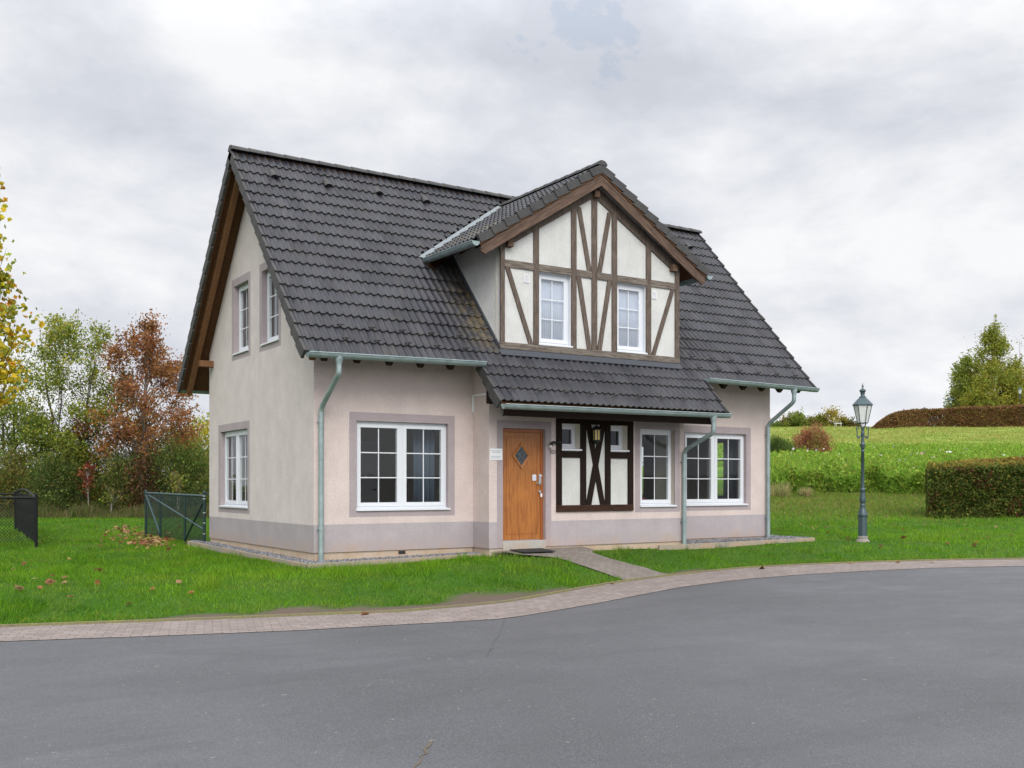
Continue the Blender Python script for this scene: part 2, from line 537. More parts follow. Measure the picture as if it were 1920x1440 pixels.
# thin concrete kerb between paving and lawn
def _kerb(nt, b):
    g = G(nt); p = g.pos()
    n = g.noise(p, 2.2, 5, .7)
    c = g.mix(g.range(n, .4, .62), (.19, .165, .11), (.21, .20, .075))
    c = g.mix(g.range(g.noise(p, 30, 4, .7), .4, .7, 0, .6), c, (.10, .085, .05))
    g.l(c, b.inputs['Base Color'])
M['kerb'] = mat('mossy_kerb', (.2, .18, .1), .95, 0, .2, _kerb)
mb = MB()
for i in range(0, 1497, 3):
    p0, p1 = (KU[i], KW[i]), (KU[i + 3], KW[i + 3])
    t = Vector((p1[0] - p0[0], p1[1] - p0[1])).normalized(); nn = Vector((-t.y, t.x)) * .055
    z0 = float(zroad(*p0)) + .038; z1 = float(zroad(*p1)) + .038
    h = .028
    a0, a1 = uw(p0[0], p0[1], z0 - .1), uw(p1[0], p1[1], z1 - .1)
    b0, b1 = uw(p0[0] + nn.x, p0[1] + nn.y, z0 - .1), uw(p1[0] + nn.x, p1[1] + nn.y, z1 - .1)
    up = Vector((0, 0, .1 + h))
    mb.face([a0, a1, a1 + up, a0 + up], M['kerb']); mb.face([a0 + up, a1 + up, b1 + up, b0 + up], M['kerb']); mb.face([b0 + up, b1 + up, b1, b0], M['kerb'])
tag(mb.build('kerb'), kind='structure')
# cracks in the asphalt
mb = MB()
M['crack'] = mat('crack_filling', (.070, .067, .064), .95)
M['crack_soil'] = mat('crack_grit', (.105, .082, .058), .95)
def crack(pts, wd, m):
    P = []
    for (x0, y0), (x1, y1) in zip(pts[:-1], pts[1:]):
        for k in range(6):
            t = k / 6; P.append((x0 + (x1 - x0) * t, y0 + (y1 - y0) * t))
    P.append(pts[-1]); L = []
    for px, py in P:
        w = 1.78 / ((py - 909) / 1920 + .0215 * max(0, (px - 960) / 1920)); u = (px - 960) / 1920 * w
        u += NP.normal(0, .012); k = wd * NP.uniform(.3, 1.3)
        L.append((uw(u - k, w, float(zroad(u, w)) + .004), uw(u + k, w, float(zroad(u, w)) + .004)))
    for (a, b), (c, d) in zip(L[:-1], L[1:]): mb.face([a, b, d, c], m)
crack([(946, 1163), (936, 1190), (925, 1215), (912, 1232)], .004, M['crack'])
crack([(810, 1388), (795, 1412), (778, 1440), (760, 1475)], .011, M['crack_soil'])
tag(mb.build('road_crack'), kind='structure')

# lawn sheet, edge follows the kerb exactly
uu = np.concatenate([np.linspace(-420, -32, 26), np.linspace(-30, 30, 171), np.linspace(32, 420, 44)])
dd = np.concatenate([np.array([0, .05, .15, .3, .5, .75]), np.arange(1, 24, .4), np.arange(24, 100, 1.6), np.arange(102, 200, 6), np.linspace(210, 780, 16)])
UU, DD = np.meshgrid(uu, dd, indexing='ij')
WW = Kf(UU) + .03 + DD
ZZ = ground(UU, WW)
V = np.stack([CAM.x + WW * FX + UU * RX, CAM.y + WW * FY + UU * RY, ZZ], -1).reshape(-1, 3)
nd = len(dd)
I, J = np.meshgrid(np.arange(len(uu) - 1), np.arange(nd - 1), indexing='ij')
b0 = (I * nd + J).ravel()
Fq = np.stack([b0, b0 + nd, b0 + nd + 1, b0 + 1], 1)
# bare-earth amount along the trodden edge
def vnoise(x, y, sc=1.0, seed=0):
    """cheap smooth value noise"""
    r = np.random.default_rng(seed); T = r.random((64, 64))
    x = np.asarray(x) * sc; y = np.asarray(y) * sc
    xi = np.floor(x).astype(int); yi = np.floor(y).astype(int); fx = x - xi; fy = y - yi
    fx = fx * fx * (3 - 2 * fx); fy = fy * fy * (3 - 2 * fy)
    g_ = lambda a, b: T[a % 64, b % 64]
    return (g_(xi, yi) * (1 - fx) + g_(xi + 1, yi) * fx) * (1 - fy) + (g_(xi, yi + 1) * (1 - fx) + g_(xi + 1, yi + 1) * fx) * fy
def soil(u, w):
    d = w - Kf(u)
    width = np.interp(u, [-7, -5.2, -4, -1.2, -.3, .6, 1.3, 2.2, 2.7, 3.3, 4, 9, 10.5, 12], [.03, .05, .34, .66, .62, .42, .06, .05, .45, .40, .05, .05, .2, .8])
    width = width * (.45 + 1.1 * vnoise(u, w, 1.7, 3))
    return 1 - sstep((d - width) / .16)
S = soil(UU, WW).reshape(-1)
cols = np.stack([S, S * 0, S * 0], 1)
def _lawn(nt, b):
    g = G(nt); p = g.pos()
    a = g.n('ShaderNodeAttribute', attribute_name='Col'); so = g.sep(a.outputs['Color'])[0]
    n1 = g.noise(p, .35, 4, .6); n2 = g.noise(p, 3, 5, .7); n3 = g.noise(p, 26, 4, .8)
    c = g.mix(g.range(n1, .35, .65), (.035, .105, .009), (.055, .140, .011))
    c = g.mix(g.range(n2, .42, .72, 0, .6), c, (.085, .145, .018))
    c = g.mix(g.range(n3, .45, .7, 0, .75), c, (.016, .036, .005))
    # mown hill further off: strawy patches
    z = g.sep(p)[2]
    stretch = g.noise(g.mapping(p, (.5, .5, 2.5)), .9, 5, .7)
    hill = g.math('MULTIPLY', g.range(z, .9, 2.5), g.range(stretch, .20, .55))
    hc = g.mix(g.range(n2, .3, .7), (.175, .310, .032), (.265, .360, .055))
    hc2 = g.mix(g.range(stretch, .38, .62), (.205, .285, .045), (.335, .350, .095))
    hc = g.mix(g.range(z, 3.2, 5.2), hc, hc2)
    c = g.mix(g.math('MULTIPLY', hill, .85), c, hc)
    rough_b = g.math('MULTIPLY', g.range(z, .0, .6), g.range(z, 1.3, .7))
    c = g.mix(g.math('MULTIPLY', rough_b, g.range(n2, .3, .62)), c, (.13, .11, .042))
    sc_ = g.mix(n3, (.075, .055, .042), (.165, .125, .098))
    c = g.mix(so, c, sc_)
    g.l(c, b.inputs['Base Color'])
    g.bump(g.math('ADD', n3, g.math('MULTIPLY', n2, .6)), b, .7, .03)
M['lawn'] = mat('lawn_soil', (.04, .08, .01), .95, 0, .15, _lawn)
tag(npmesh('lawn', V, Fq, M['lawn'], cols=cols, smooth=True), kind='structure')
# deep ground reaching the horizon
mb = MB(); k = 2500
mb.face([(-k, -k, -.95), (k, -k, -.95), (k, k, -.95), (-k, k, -.95)], M['lawn'])
tag(mb.build('ground'), kind='structure')

# paved path from the kerb to the door
def from_px(px, py, it=30):
    a = (px - 960) / 1920; w = 18.
    for _ in range(it):
        z = float(ground(a * w, w)); w = .5 * w + .5 * (CAM.z - z) * 1920 / (py - 909)
    return a * w, w
PL = [(3.30, -.60), (3.55, -1.25)] ; PR = [(5.35, -.60), (5.45, -.95)]
Lp = [to_uw(*q) for q in PL] + [from_px(*q) for q in [(1040, 1047), (1100, 1065), (1140, 1078.5), (1172, 1089.5)]]
Rp = [to_uw(*q) for q in PR] + [from_px(*q) for q in [(1110, 1041), (1160, 1053.5), (1210, 1066), (1256, 1079)]]
pv = []; puv = []; L = 0; rows = []
PATHPTS = []
def lerp_poly(P, n):
    P = np.array(P); s_ = np.concatenate([[0], np.cumsum(np.hypot(*np.diff(P, axis=0).T))]); t = np.linspace(0, s_[-1], n)
    return np.stack([np.interp(t, s_, P[:, 0]), np.interp(t, s_, P[:, 1])], 1)
LA, RA = lerp_poly(Lp, 30), lerp_poly(Rp, 30)
def zpath(u, w, t):
    return ground(u, w) + .02 + .085 * sstep((.45 - t) / .45)
for i in range(30):
    for j in range(9):
        t = j / 8; q = LA[i] * (1 - t) + RA[i] * t
        if i == 29: q = np.array([q[0], Kf(q[0]) + .05])
        pv.append(uw(q[0], q[1], float(zpath(q[0], q[1], i / 29)))); puv.append((i * .13, t * 1.6))
pf = [(i * 9 + j, i * 9 + j + 1, (i + 1) * 9 + j + 1, (i + 1) * 9 + j) for i in range(29) for j in range(8)]
tag(npmesh('path', pv, pf, M['paver'], uvs=puv, smooth=True), kind='structure')
PATHPOLY = np.concatenate([LA, RA[::-1]])
def in_poly(u, w, poly):
    u = np.asarray(u); w = np.asarray(w); ins = np.zeros(u.shape, bool); n = len(poly); j = n - 1
    for i in range(n):
        xi, yi = poly[i]; xj, yj = poly[j]
        c = ((yi > w) != (yj > w)) & (u < (xj - xi) * (w - yi) / (yj - yi + 1e-12) + xi)
        ins ^= c; j = i
    return ins


# ================================================================== the house
HOUSE = empty('half_timbered_house', (0, 0, 0), 0, 'pink rendered house with dark tiled roof and half-timbered dormer over an orange door', 'house')
XR, YB, BX0, BX1, BY = 11.376, 6.285, 3.247, 8.13, -.591
RYc, RZ, RK = 3.1425, 7.85, 1.125
TH = math.atan(RK); CT, ST = math.cos(TH), math.sin(TH)
def zroof(y): return RZ - RK * abs(RYc - y)
DXc, DZ, DK = 5.77, 7.58, .63
TD = math.atan(DK); CD, SD = math.cos(TD), math.sin(TD)
def zdorm(x): return DZ - DK * abs(x - DXc)
ROTL = Matrix.Rotation(-math.pi / 2, 4, 'Z')          # faces -X
ROTR = Matrix.Rotation(math.pi / 2, 4, 'Z')           # faces +X
ROTB = Matrix.Rotation(math.pi, 4, 'Z')               # faces +Y
def atY(y): return Matrix.Translation((0, y, 0))
def atX(x, R): return Matrix.Translation((x, 0, 0)) @ R

def wall(name, mw, W0, W1, Z0, Z1, th, opens, regs, mdef, reveal, parent, planes=(), inner=None, tags=None):
    inner = inner or M['inner']
    us = sorted({W0, W1} | {q for o in opens for q in o[:2]} | {q for r in regs for q in r[:2]})
    zs = sorted({Z0, Z1} | {q for o in opens for q in o[2:4]} | {q for r in regs for q in r[2:4]})
    us = [u for u in us if W0 - 1e-6 <= u <= W1 + 1e-6]; zs = [z for z in zs if Z0 - 1e-6 <= z <= Z1 + 1e-6]
    mb = MB()
    for a, b in zip(us[:-1], us[1:]):
        for c, d in zip(zs[:-1], zs[1:]):
            cu, cz = (a + b) / 2, (c + d) / 2
            if any(o[0] < cu < o[1] and o[2] < cz < o[3] for o in opens): continue
            m = mdef
            for r in regs:
                if r[0] < cu < r[1] and r[2] < cz < r[3]: m = r[4]
            mb.face([(a, 0, c), (b, 0, c), (b, 0, d), (a, 0, d)], m)
            mb.face([(a, th, d), (b, th, d), (b, th, c), (a, th, c)], inner)
    for o in opens:
        a, b, c, d = o[:4]; m = o[4] if len(o) > 4 else reveal
        mb.face([(a, 0, c), (a, th, c), (b, th, c), (b, 0, c)], m); mb.face([(a, 0, d), (b, 0, d), (b, th, d), (a, th, d)], m)
        mb.face([(a, 0, c), (a, 0, d), (a, th, d), (a, th, c)], m); mb.face([(b, 0, c), (b, th, c), (b, th, d), (b, 0, d)], m)
    o = mb.build(name, parent)
    o.matrix_local = mw
    bm = bmesh.new(); bm.from_mesh(o.data)
    bmesh.ops.remove_doubles(bm, verts=bm.verts, dist=1e-5)
    inv = mw.inverted()
    for co, no in planes:
        lc = inv @ Vector(co); ln = inv.to_3x3() @ Vector(no)
        bmesh.ops.bisect_plane(bm, geom=list(bm.verts) + list(bm.edges) + list(bm.faces), plane_co=lc, plane_no=ln, clear_outer=True)
    bm.to_mesh(o.data); bm.free()
    return o

dk = .10 / CT    # vertical distance from tile reference plane to the underside of the boards
FRONT_PL = ((0, RYc, RZ - dk), (0, -ST, CT)); BACK_PL = ((0, RYc, RZ - dk), (0, ST, CT))
def surround(a, b, c, d, t=.142, m=None):
    return (a - t, b + t, c - .115, d + .155, m or M['trim'])

# openings
W1 = (.812, 2.70, .735, 2.36); W3 = (8.71, 10.60, .735, 2.37); W2 = (6.925, 7.873, .745, 2.37)
DOOR = (3.556, 4.54, .13, 2.285)
GL = (-5.455, -3.61, .72, 2.365)           # gable, u = -y
GU1 = (-4.50, -3.555, 3.955, 5.41); GU2 = (-2.73, -1.785, 3.955, 5.43)
SW1 = (4.917, 5.368, 1.885, 2.41); SW2 = (6.13, 6.579, 1.885, 2.41)
DW1 = (4.415, 5.187, 3.93, 5.352); DW2 = (6.348, 7.115, 3.93, 5.352)
RW1 = (.95, 1.80, .80, 2.35); RW2 = (4.25, 5.40, .80, 2.35)
BZ = .497
P, T, B_ = M['plaster'], M['trim'], M['base']
wall('wall', atY(0), 0, BX0 + .02, 0, 4.14, .30, [W1], [(0, 20, 0, BZ, B_), surround(*W1)], P, T, HOUSE)
wall('wall', atY(0), BX1 - .02, XR, 0, 4.14, .30, [W3], [(0, 20, 0, BZ + .01, B_), surround(*W3)], P, T, HOUSE)
wall('wall', atX(0, ROTL), -YB, 0, 0, 7.9, .30, [GL, GU1, GU2],
     [(-20, 20, 0, BZ - .01, M['base_gable']), surround(*GL), surround(*GU1), surround(*GU2)], M['plaster_gable'], T, HOUSE, [FRONT_PL, BACK_PL])
wall('wall', atX(XR, ROTR), 0, YB, 0, 7.9, .30, [RW1, RW2], [(-20, 20, 0, BZ, B_)], P, T, HOUSE, [FRONT_PL, BACK_PL])
wall('wall', Matrix.Translation((0, YB, 0)) @ ROTB, -XR, 0, 0, 4.14, .30, [(-5.2, -3.2, .1, 2.3)], [(-20, 20, 0, BZ, B_)], P, T, HOUSE)
# projecting bay with the front door
dt = .135
wall('bay_wall', atY(BY), BX0, BX1, 0, 3.5, .30, [W2, DOOR + (T,), SW1 + (M['reveal_cream'],), SW2 + (M['reveal_cream'],)],
     [(0, 20, 0, BZ, B_), surround(*W2), (DOOR[0] - dt, DOOR[1] + dt, 0, DOOR[3] + .15, T), (4.80, 6.705, .70, 2.48, M['white_render'])], P, T, HOUSE)
wall('bay_wall', atX(BX0, ROTL), 0, -BY, 0, 3.9, .28, [], [(-20, 20, 0, BZ, B_)], P, T, HOUSE, [FRONT_PL])
wall('bay_wall', atX(BX1, ROTR), BY, 0, 0, 3.9, .28, [], [(-20, 20, 0, BZ, B_)], P, T, HOUSE, [FRONT_PL])
# plinth, set back below the render
mb = MB(); q = .022
mb.box(q, BX0, q, .25, -.45, -.004, M['plinth']); mb.box(BX1, XR - q, q, .25, -.45, -.004, M['plinth'])
mb.box(q, .25, .25, YB - q, -.45, -.004, M['plinth']); mb.box(XR - .25, XR - q, .25, YB - q, -.45, -.004, M['plinth'])
mb.box(BX0 + q, DOOR[0], BY + q, .3, -.45, -.004, M['plinth']); mb.box(DOOR[1], BX1 - q, BY + q, .3, -.45, -.004, M['plinth'])
mb.build('plinth', HOUSE)
mb = MB(); mb.box(DOOR[0], DOOR[1], BY - .012, .0, -.40, .128, M['step']); mb.build('door_step', HOUSE, .008)
mb = MB(); mb.box(1.66, 1.80, .012, .06, -.075, -.018, M['black'])
for k in range(3): mb.box(1.665, 1.795, .006, .013, -.066 + k * .018, -.060 + k * .018, M['lead'])
mb.build('air_vent', HOUSE)
# rooms
mb = MB()
mb.box(.3, XR - .3, .3, YB - .3, -.1, .10, M['floor_in']); mb.box(BX0 + .28, BX1 - .28, BY + .3, .3, -.1, .10, M['floor_in'])
mb.box(.3, XR - .3, .3, YB - .3, 2.66, 2.78, M['inner']); mb.box(BX0 + .28, BX1 - .28, BY + .3, .3, 2.66, 2.78, M['inner'])
mb.box(3.35, 3.45, .3, YB - .3, .10, 2.66, M['inner']); mb.box(.3, 2.0, 3.5, 3.56, .10, 2.66, M['inner']); mb.box(2.9, 3.35, 3.5, 3.56, .10, 2.66, M['inner']); mb.box(2.0, 2.9, 3.51, 3.55, .12, 2.15, M['pvc']); mb.box(2.78, 2.84, 3.47, 3.51, 1.08, 1.11, M['black']); mb.box(2.0, 2.9, 3.5, 3.56, 2.15, 2.66, M['inner'])
mb.box(5.9, 6.0, BY + .3, 5.0, .10, 2.66, M['inner'])
mb.box(5.5, 5.6, .6, 5.6, 2.78, 6.6, M['inner'])
mb.build('room_partitions', HOUSE)

# ------------------------------------------------------------------ roof tiles
PROF = [(0, 0.0), (.08, .012), (.18, .026), (.28, .031), (.38, .026), (.47, .012), (.56, .000), (.70, -.005), (.88, -.004)]
def tiles(t0, t1, s_rows, org, T_, S_, N_, keep, e, voff=0):
    T_, S_, N_, org = map(lambda q: np.array(q, float), (T_, S_, N_, org))
    n0, n1 = int(math.floor(t0 / .15)), int(math.ceil(t1 / .15))
    ts, hs = [], []
    for k in range(n0, n1):
        for fx, h in PROF:
            t = (k + fx) * .15
            if t0 <= t <= t1: ts.append(t); hs.append(h)
    ts.append(t1); hs.append(0.0)
    ts = np.array(ts); hs = np.array(hs); n = len(ts)
    V, F, UV = [], [], []; base = 0
    for i in s_rows:
        sa, sb = i * e, (i + 1) * e
        jit = NP.normal(0, .0015, n)
        lv = [(sa - .01, -.002 + hs * .9, .02), (sa + e * .45, .010 + hs, .45), (sb - .012, .026 + hs + jit, .95), (sb, .023 + hs + jit, .985), (sb - .004, .002 + hs * .85, .999)]
        for s_, h_, v_ in lv:
            pts = org + np.outer(np.full(n, s_), S_) + np.outer(ts, T_) + np.outer(h_, N_)
            V.append(pts); UV.append(np.stack([ts / .15, np.full(n, i + v_ + voff)], 1))
        for r in range(4):
            a = base + r * n + np.arange(n - 1)
            F.append(np.stack([a, a + n, a + n + 1, a + 1], 1))
        base += 5 * n
    V = np.concatenate(V); UV = np.concatenate(UV); F = np.concatenate(F)
    c = V[F].mean(1)
    F = F[keep(c)]
    return V, F, UV
E_ = 5.93 / 17
zmain_np = lambda y: RZ - RK * np.abs(RYc - y)
zd_np = lambda x: DZ - DK * np.abs(x - DXc)
def keep_front(c):
    x, y = c[:, 0], c[:, 1]
    inside = (x > 3.66) & (x < 7.90) & (y > -.52) & (zmain_np(y) < zd_np(x) - .02)
    under = (np.abs(x - DXc) < 2.95) & (y > -.6) & (zmain_np(y) < zd_np(x) + .10) & (zmain_np(y) > zd_np(x) - .30) & (zd_np(x) > 5.74)
    return ~(inside | under)
def merge(parts):
    V, F, U = [], [], []; o = 0
    for v, f, u in parts:
        V.append(v); F.append(f + o); U.append(u); o += len(v)
    return np.concatenate(V), np.concatenate(F), np.concatenate(U)
Sd = (0, -CT, -ST); Nf = (0, -ST, CT); Og = (0, RYc, RZ)
front = tiles(-.49, 12.03, range(0, 17), Og, (1, 0, 0), Sd, Nf, keep_front, E_)
porch = tiles(2.95, 8.57, range(17, 20), Og, (1, 0, 0), Sd, Nf, lambda c: np.ones(len(c), bool), E_ * .985 + .0054 * 0)
back = tiles(-.49, 12.03, range(0, 17), Og, (1, 0, 0), (0, CT, -ST), (0, ST, CT), lambda c: np.ones(len(c), bool), E_, 40)
back = (back[0], back[1][:, ::-1], back[2])
v, f, u = merge([front, porch, back])
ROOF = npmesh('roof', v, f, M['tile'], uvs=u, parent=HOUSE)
ROOF.data.polygons.foreach_set('use_smooth', np.ones(len(ROOF.data.polygons), bool))
try:
    ROOF.data.set_sharp_from_angle(angle=R_(38))
except Exception:
    pass
# boards and rafters under the tiles
mb = MB()
def slab(x0, x1, y0, y1, h0, h1, m, side=-1):
    """inclined slab following the main roof; y measured on the front half, side=+1 mirrors to the back"""
    c = []
    for h in (h0, h1):
        for x, y in ((x0, y0), (x1, y0), (x1, y1), (x0, y1)):
            yy = y - ST * h * 1.0; z = zroof(y) + CT * h
            if side > 0: yy = 2 * RYc - yy
            c.append((x, yy, z))
    if side > 0:
        c = [c[k] for k in (1, 0, 3, 2, 5, 4, 7, 6)]
    mb.hexa(c, m)
so = M['soffit']
slab(-.46, 3.63, -.77, RYc, -.075, -.045, so); slab(7.94, 11.99, -.77, RYc, -.075, -.045, so)
slab(3.63, 7.94, -.77, -.42, -.075, -.045, so); slab(2.98, 8.54, -1.44, -.77, -.075, -.045, so)
slab(-.46, 11.99, -.77, RYc, -.075, -.045, so, 1)
mb.build('roof_boards', ROOF)
def rafter(x, y0, y1, side=-1, w=.055, m='rafter', h0=-.245):
    global mb
    mb = MB(); slab(x - w, x + w, y0, y1, h0, -.076, M[m], side)
    return mb.build('rafter', ROOF)
for x in (-.06, .55, 1.17, 1.79, 2.41): rafter(x + .02, -.74, .6)
for x in (8.72, 9.32, 9.92, 10.50, 11.08): rafter(x, -.74, .6)
for x in (11.72,): rafter(x, -.72, RYc - .1)
for x in (-.27,): rafter(x, -.76, RYc - .06, -1, .05, 'flyrafter', -.22); rafter(x, -.80, RYc - .06, 1, .05, 'flyrafter', -.22)
for k in range(6): rafter(.3 + k * 2.1, -.74, .6, 1)
for x in (3.2, 4.4, 5.6, 6.8, 8.0): rafter(x, -1.40, -.3)
# purlin ends that carry the overhang on the gable
mb = MB(); mb.box(-.30, .05, 5.94, 6.09, 3.845, 3.985, M['flyrafter']); mb.build('purlin_end', HOUSE, .006)
mb = MB(); mb.box(-.30, .05, .20, .35, 3.845, 3.985, M['flyrafter']); mb.build('purlin_end', HOUSE, .006)
mb = MB(); mb.box(3.02, BX0 - .003, -1.02, -.86, 2.70, 2.97, M['timber_dark']); mb.build('purlin_end', HOUSE, .006)
mb = MB(); mb.box(-.30, .05, RYc - .07, RYc + .07, 7.28, 7.45, M['flyrafter']); mb.build('purlin_end', HOUSE, .006)

# ridge caps
def ridge_caps(p0, p1, n, parent, r=.115):
    p0, p1 = Vector(p0), Vector(p1); d = (p1 - p0) / n; ax = d.normalized(); side = Vector((0, 0, 1)).cross(ax)
    mb = MB()
    for k in range(n):
        a = p0 + d * k; b = a + d * 1.06
        va, vb = [], []; N = 9
        for rr, P_, L in ((r * 1.06, a, va), (r * .94, b, vb)):
            for j in range(N):
                t = math.pi * (j / (N - 1)) ; L.append(P_ + side * math.cos(t) * rr * 1.1 + Vector((0, 0, 1)) * (math.sin(t) * rr * .85 - .045))
        mb.idx(va + vb, [(j, j + 1, N + j + 1, N + j) for j in range(N - 1)], M['ridge'], True)
        mb.face(list(reversed(va)), M['ridge']); mb.face(vb, M['ridge'])
    return mb.build('ridge_cap', parent)
def _ridge(nt, b):
    g = G(nt); p = g.pos(); n = g.noise(p, 5, 5, .7)
    c = g.mix(g.range(n, .3, .7), (.034, .033, .035), (.066, .063, .058)); g.l(c, b.inputs['Base Color'])
M['ridge'] = mat('ridge_concrete', (.07, .07, .065), .65, 0, .4, _ridge)
ridge_caps((-.51, RYc, RZ + .055), (12.05, RYc, RZ + .055), 34, ROOF)
# verge tiles: one angled piece per course
def verge(x0, x1, side, ncourse, e, start=0, drop=.15):
    for k in range(start, ncourse):
        sa, sb = k * e, (k + 1) * e + .015
        c = []
        for h in ((-drop + .004, .030) if False else (0, 1)):
            for x, s_ in ((x0, sb), (x1, sb), (x1, sa), (x0, sa)):
                hh = (.062 if s_ == sb else .022) if h else -drop + (.018 if s_ == sb else -.020)
                y = RYc - CT * s_ - ST * hh; z = RZ - ST * s_ + CT * hh
                if side > 0: y = 2 * RYc - y
                c.append((x, y, z))
        if side > 0: c = [c[q] for q in (1, 0, 3, 2, 5, 4, 7, 6)]
        mb.hexa(c, M['ridge'])
mb = MB()
for va in ((-.515, -.462, -1, 17, E_), (-.515, -.462, 1, 17, E_), (12.0, 12.045, -1, 17, E_, 0, .09), (12.0, 12.045, 1, 17, E_), (2.925, 2.975, -1, 20, E_ * .99, 17, .15), (8.545, 8.59, -1, 20, E_ * .99, 17, .10)):
    mb = MB(); verge(*va); mb.build('verge_tiles', ROOF, .004)
# slim brown board just inside the verge
mb = MB()
for sgn in (-1, 1):
    slab(-.459, -.435, -.76, RYc, -.15, -.02, M['soffit'], sgn)
mb.build('verge_board', ROOF)
# ventilation hoods and snow hooks
mb = MB()
v_, f_ = [], []
for k in range(9):
    t = math.pi * k / 8
    v_.append((math.cos(t) * .085, -.16, math.sin(t) * .075))
for k in range(9):
    t = math.pi * k / 8
    v_.append((math.cos(t) * .055, .12, math.sin(t) * .012))
mb.idx(v_, [(k + 1, k, 9 + k, 10 + k) for k in range(8)], M['ridge'], True)
mb.face([v_[k] for k in range(9)], M['black'])
VENT = None
def on_roof(o, x, s_, h=.03):
    o.rotation_euler = (TH, 0, 0)
    o.location = (x, RYc - CT * s_ - ST * h, RZ - ST * s_ + CT * h)
vent_me = None
def roof_px(px, py):
    a = (px - 960) / 1920; dx, dy, dz = FX + a * RX, FY + a * RY, (909 - py) / 1920
    t = (RZ - RK * (RYc - CAM.y) - CAM.z) / (dz - RK * dy)
    return CAM.x + t * dx, (RYc - (CAM.y + t * dy)) / CT
for px, py in ((511, 327), (612, 344), (706, 358), (795, 374), (1288, 460)):
    x, s_ = roof_px(px, py)
    if VENT is None: o = VENT = mb.build('roof_vent', ROOF)
    else:
        o = VENT.copy(); COL.objects.link(o)
    on_roof(o, x, s_)
mb = MB()
mb.tube([(0, .10, .0), (0, -.02, .012), (-.055, -.05, .008), (-.06, -.06, .030), (0, -.07, .045), (.06, -.06, .030), (.055, -.05, .008), (0, -.02, .012)], .010, M['ridge'], 5)
HK = None
for row, x0, x1 in ((14.75, .35, 3.2), (15.75, .0, 3.3), (18.75, 3.3, 8.4), (14.75, 8.5, 11.8), (15.75, 8.3, 11.9)):
    x = x0 + (.3 if int(row) % 2 else 0)
    while x < x1:
        if HK is None: o = HK = mb.build('snow_hook', ROOF)
        else:
            o = HK.copy(); COL.objects.link(o)
        on_roof(o, round(x / .15) * .15 + .045, row * E_, .045); x += .60
mb = None

# ------------------------------------------------------------------ dormer
DY0 = -.76; DHW = 2.87; ED = (DHW / CD) / 10
ycut = lambda x: RYc - (RZ - zd_np(x)) / RK
def keep_d(c): return (c[:, 1] < ycut(c[:, 0]) - .055)
L_ = tiles(DY0, 2.95, range(10), (DXc, 0, DZ), (0, 1, 0), (-CD, 0, -SD), (-SD, 0, CD), keep_d, ED, 80)
L_ = (L_[0], L_[1][:, ::-1], L_[2])
Rr = tiles(DY0, 2.95, range(10), (DXc, 0, DZ), (0, 1, 0), (CD, 0, -SD), (SD, 0, CD), keep_d, ED, 120)
v, f, u = merge([L_, Rr])
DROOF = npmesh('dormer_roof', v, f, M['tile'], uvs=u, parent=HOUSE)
DROOF.data.polygons.foreach_set('use_smooth', np.ones(len(DROOF.data.polygons), bool))
try:
    DROOF.data.set_sharp_from_angle(angle=R_(38))
except Exception:
    pass
mb = MB()
for sg in (-1, 1):
    q = [(DXc, DY0 + .02), (DXc, 2.86), (DXc + sg * 2.84, float(ycut(DXc + 2.84)) - .02), (DXc + sg * 2.84, DY0 + .02)]
    top = [(x, y, zdorm(x) - .055) for x, y in q]; bot = [(x, y, zdorm(x) - .09) for x, y in q]
    fl = [(0, 1, 2, 3), (7, 6, 5, 4)] + [(i, i + 4, (i + 1) % 4 + 4, (i + 1) % 4) for i in range(4)]
    if sg > 0: fl = [tuple(reversed(t)) for t in fl]
    mb.idx(top + bot, fl, M['soffit'])
mb.build('roof_boards', DROOF)
ridge_caps((DXc, DY0 - .05, DZ + .05), (DXc, 2.95, DZ + .05), 10, DROOF, .11)
for sg in (-1, 1):
    mb = MB()
    for k in range(10):
        sa, sb = k * ED, (k + 1) * ED + .012; c = []
        for h in (0, 1):
            for y, s_ in ((DY0 - .060, sb), (DY0 - .040, sa), (DY0 + .015, sa), (DY0 + .015, sb)):
                hh = (.062 if s_ == sb else .026) if h else (-.095 if s_ == sb else -.130)
                c.append((DXc + sg * (CD * s_ + SD * hh), y, DZ - SD * s_ + CD * hh))
        if sg > 0: c = [c[q] for q in (1, 0, 3, 2, 5, 4, 7, 6)]
        mb.hexa(c, M['ridge'])
    mb.build('verge_tiles', DROOF, .004)
# barge boards
for sg in (-1, 1):
    mb = MB(); y0, y1 = DY0 - .012, DY0 + .03
    xs = [0, 2.83]
    poly = [(DXc, 7.40), (DXc + sg * 2.80, 7.40 - .624 * 2.80), (DXc + sg * 2.80, 7.40 - .624 * 2.80 - .12), (DXc + sg * 2.72, 7.185 - .624 * 2.72), (DXc, 7.185)]
    if sg > 0: poly = poly[::-1]
    mb.prism(poly, y0, y1, M['barge_l' if sg < 0 else 'barge_r'])
    poly = [(DXc, 7.445), (DXc + sg * 2.83, 7.445 - .624 * 2.83), (DXc + sg * 2.83, 7.415 - .624 * 2.83), (DXc, 7.415)]
    if sg > 0: poly = poly[::-1]
    mb.prism(poly, y0 - .015, y1, M['flyrafter'])
    mb.build('barge_board', DROOF)
# under-eave rafter feet at the sides
for sg in (-1, 1):
    for y in (-.55, .05, .65):
        mb = MB(); a = DXc + sg * 2.15; b = DXc + sg * 2.78
        mb.beam((a, y, zdorm(a) - .15), (b, y, zdorm(b) - .15), (0, .045, 0), (0, 0, .055), M['rafter']); mb.build('rafter', DROOF)
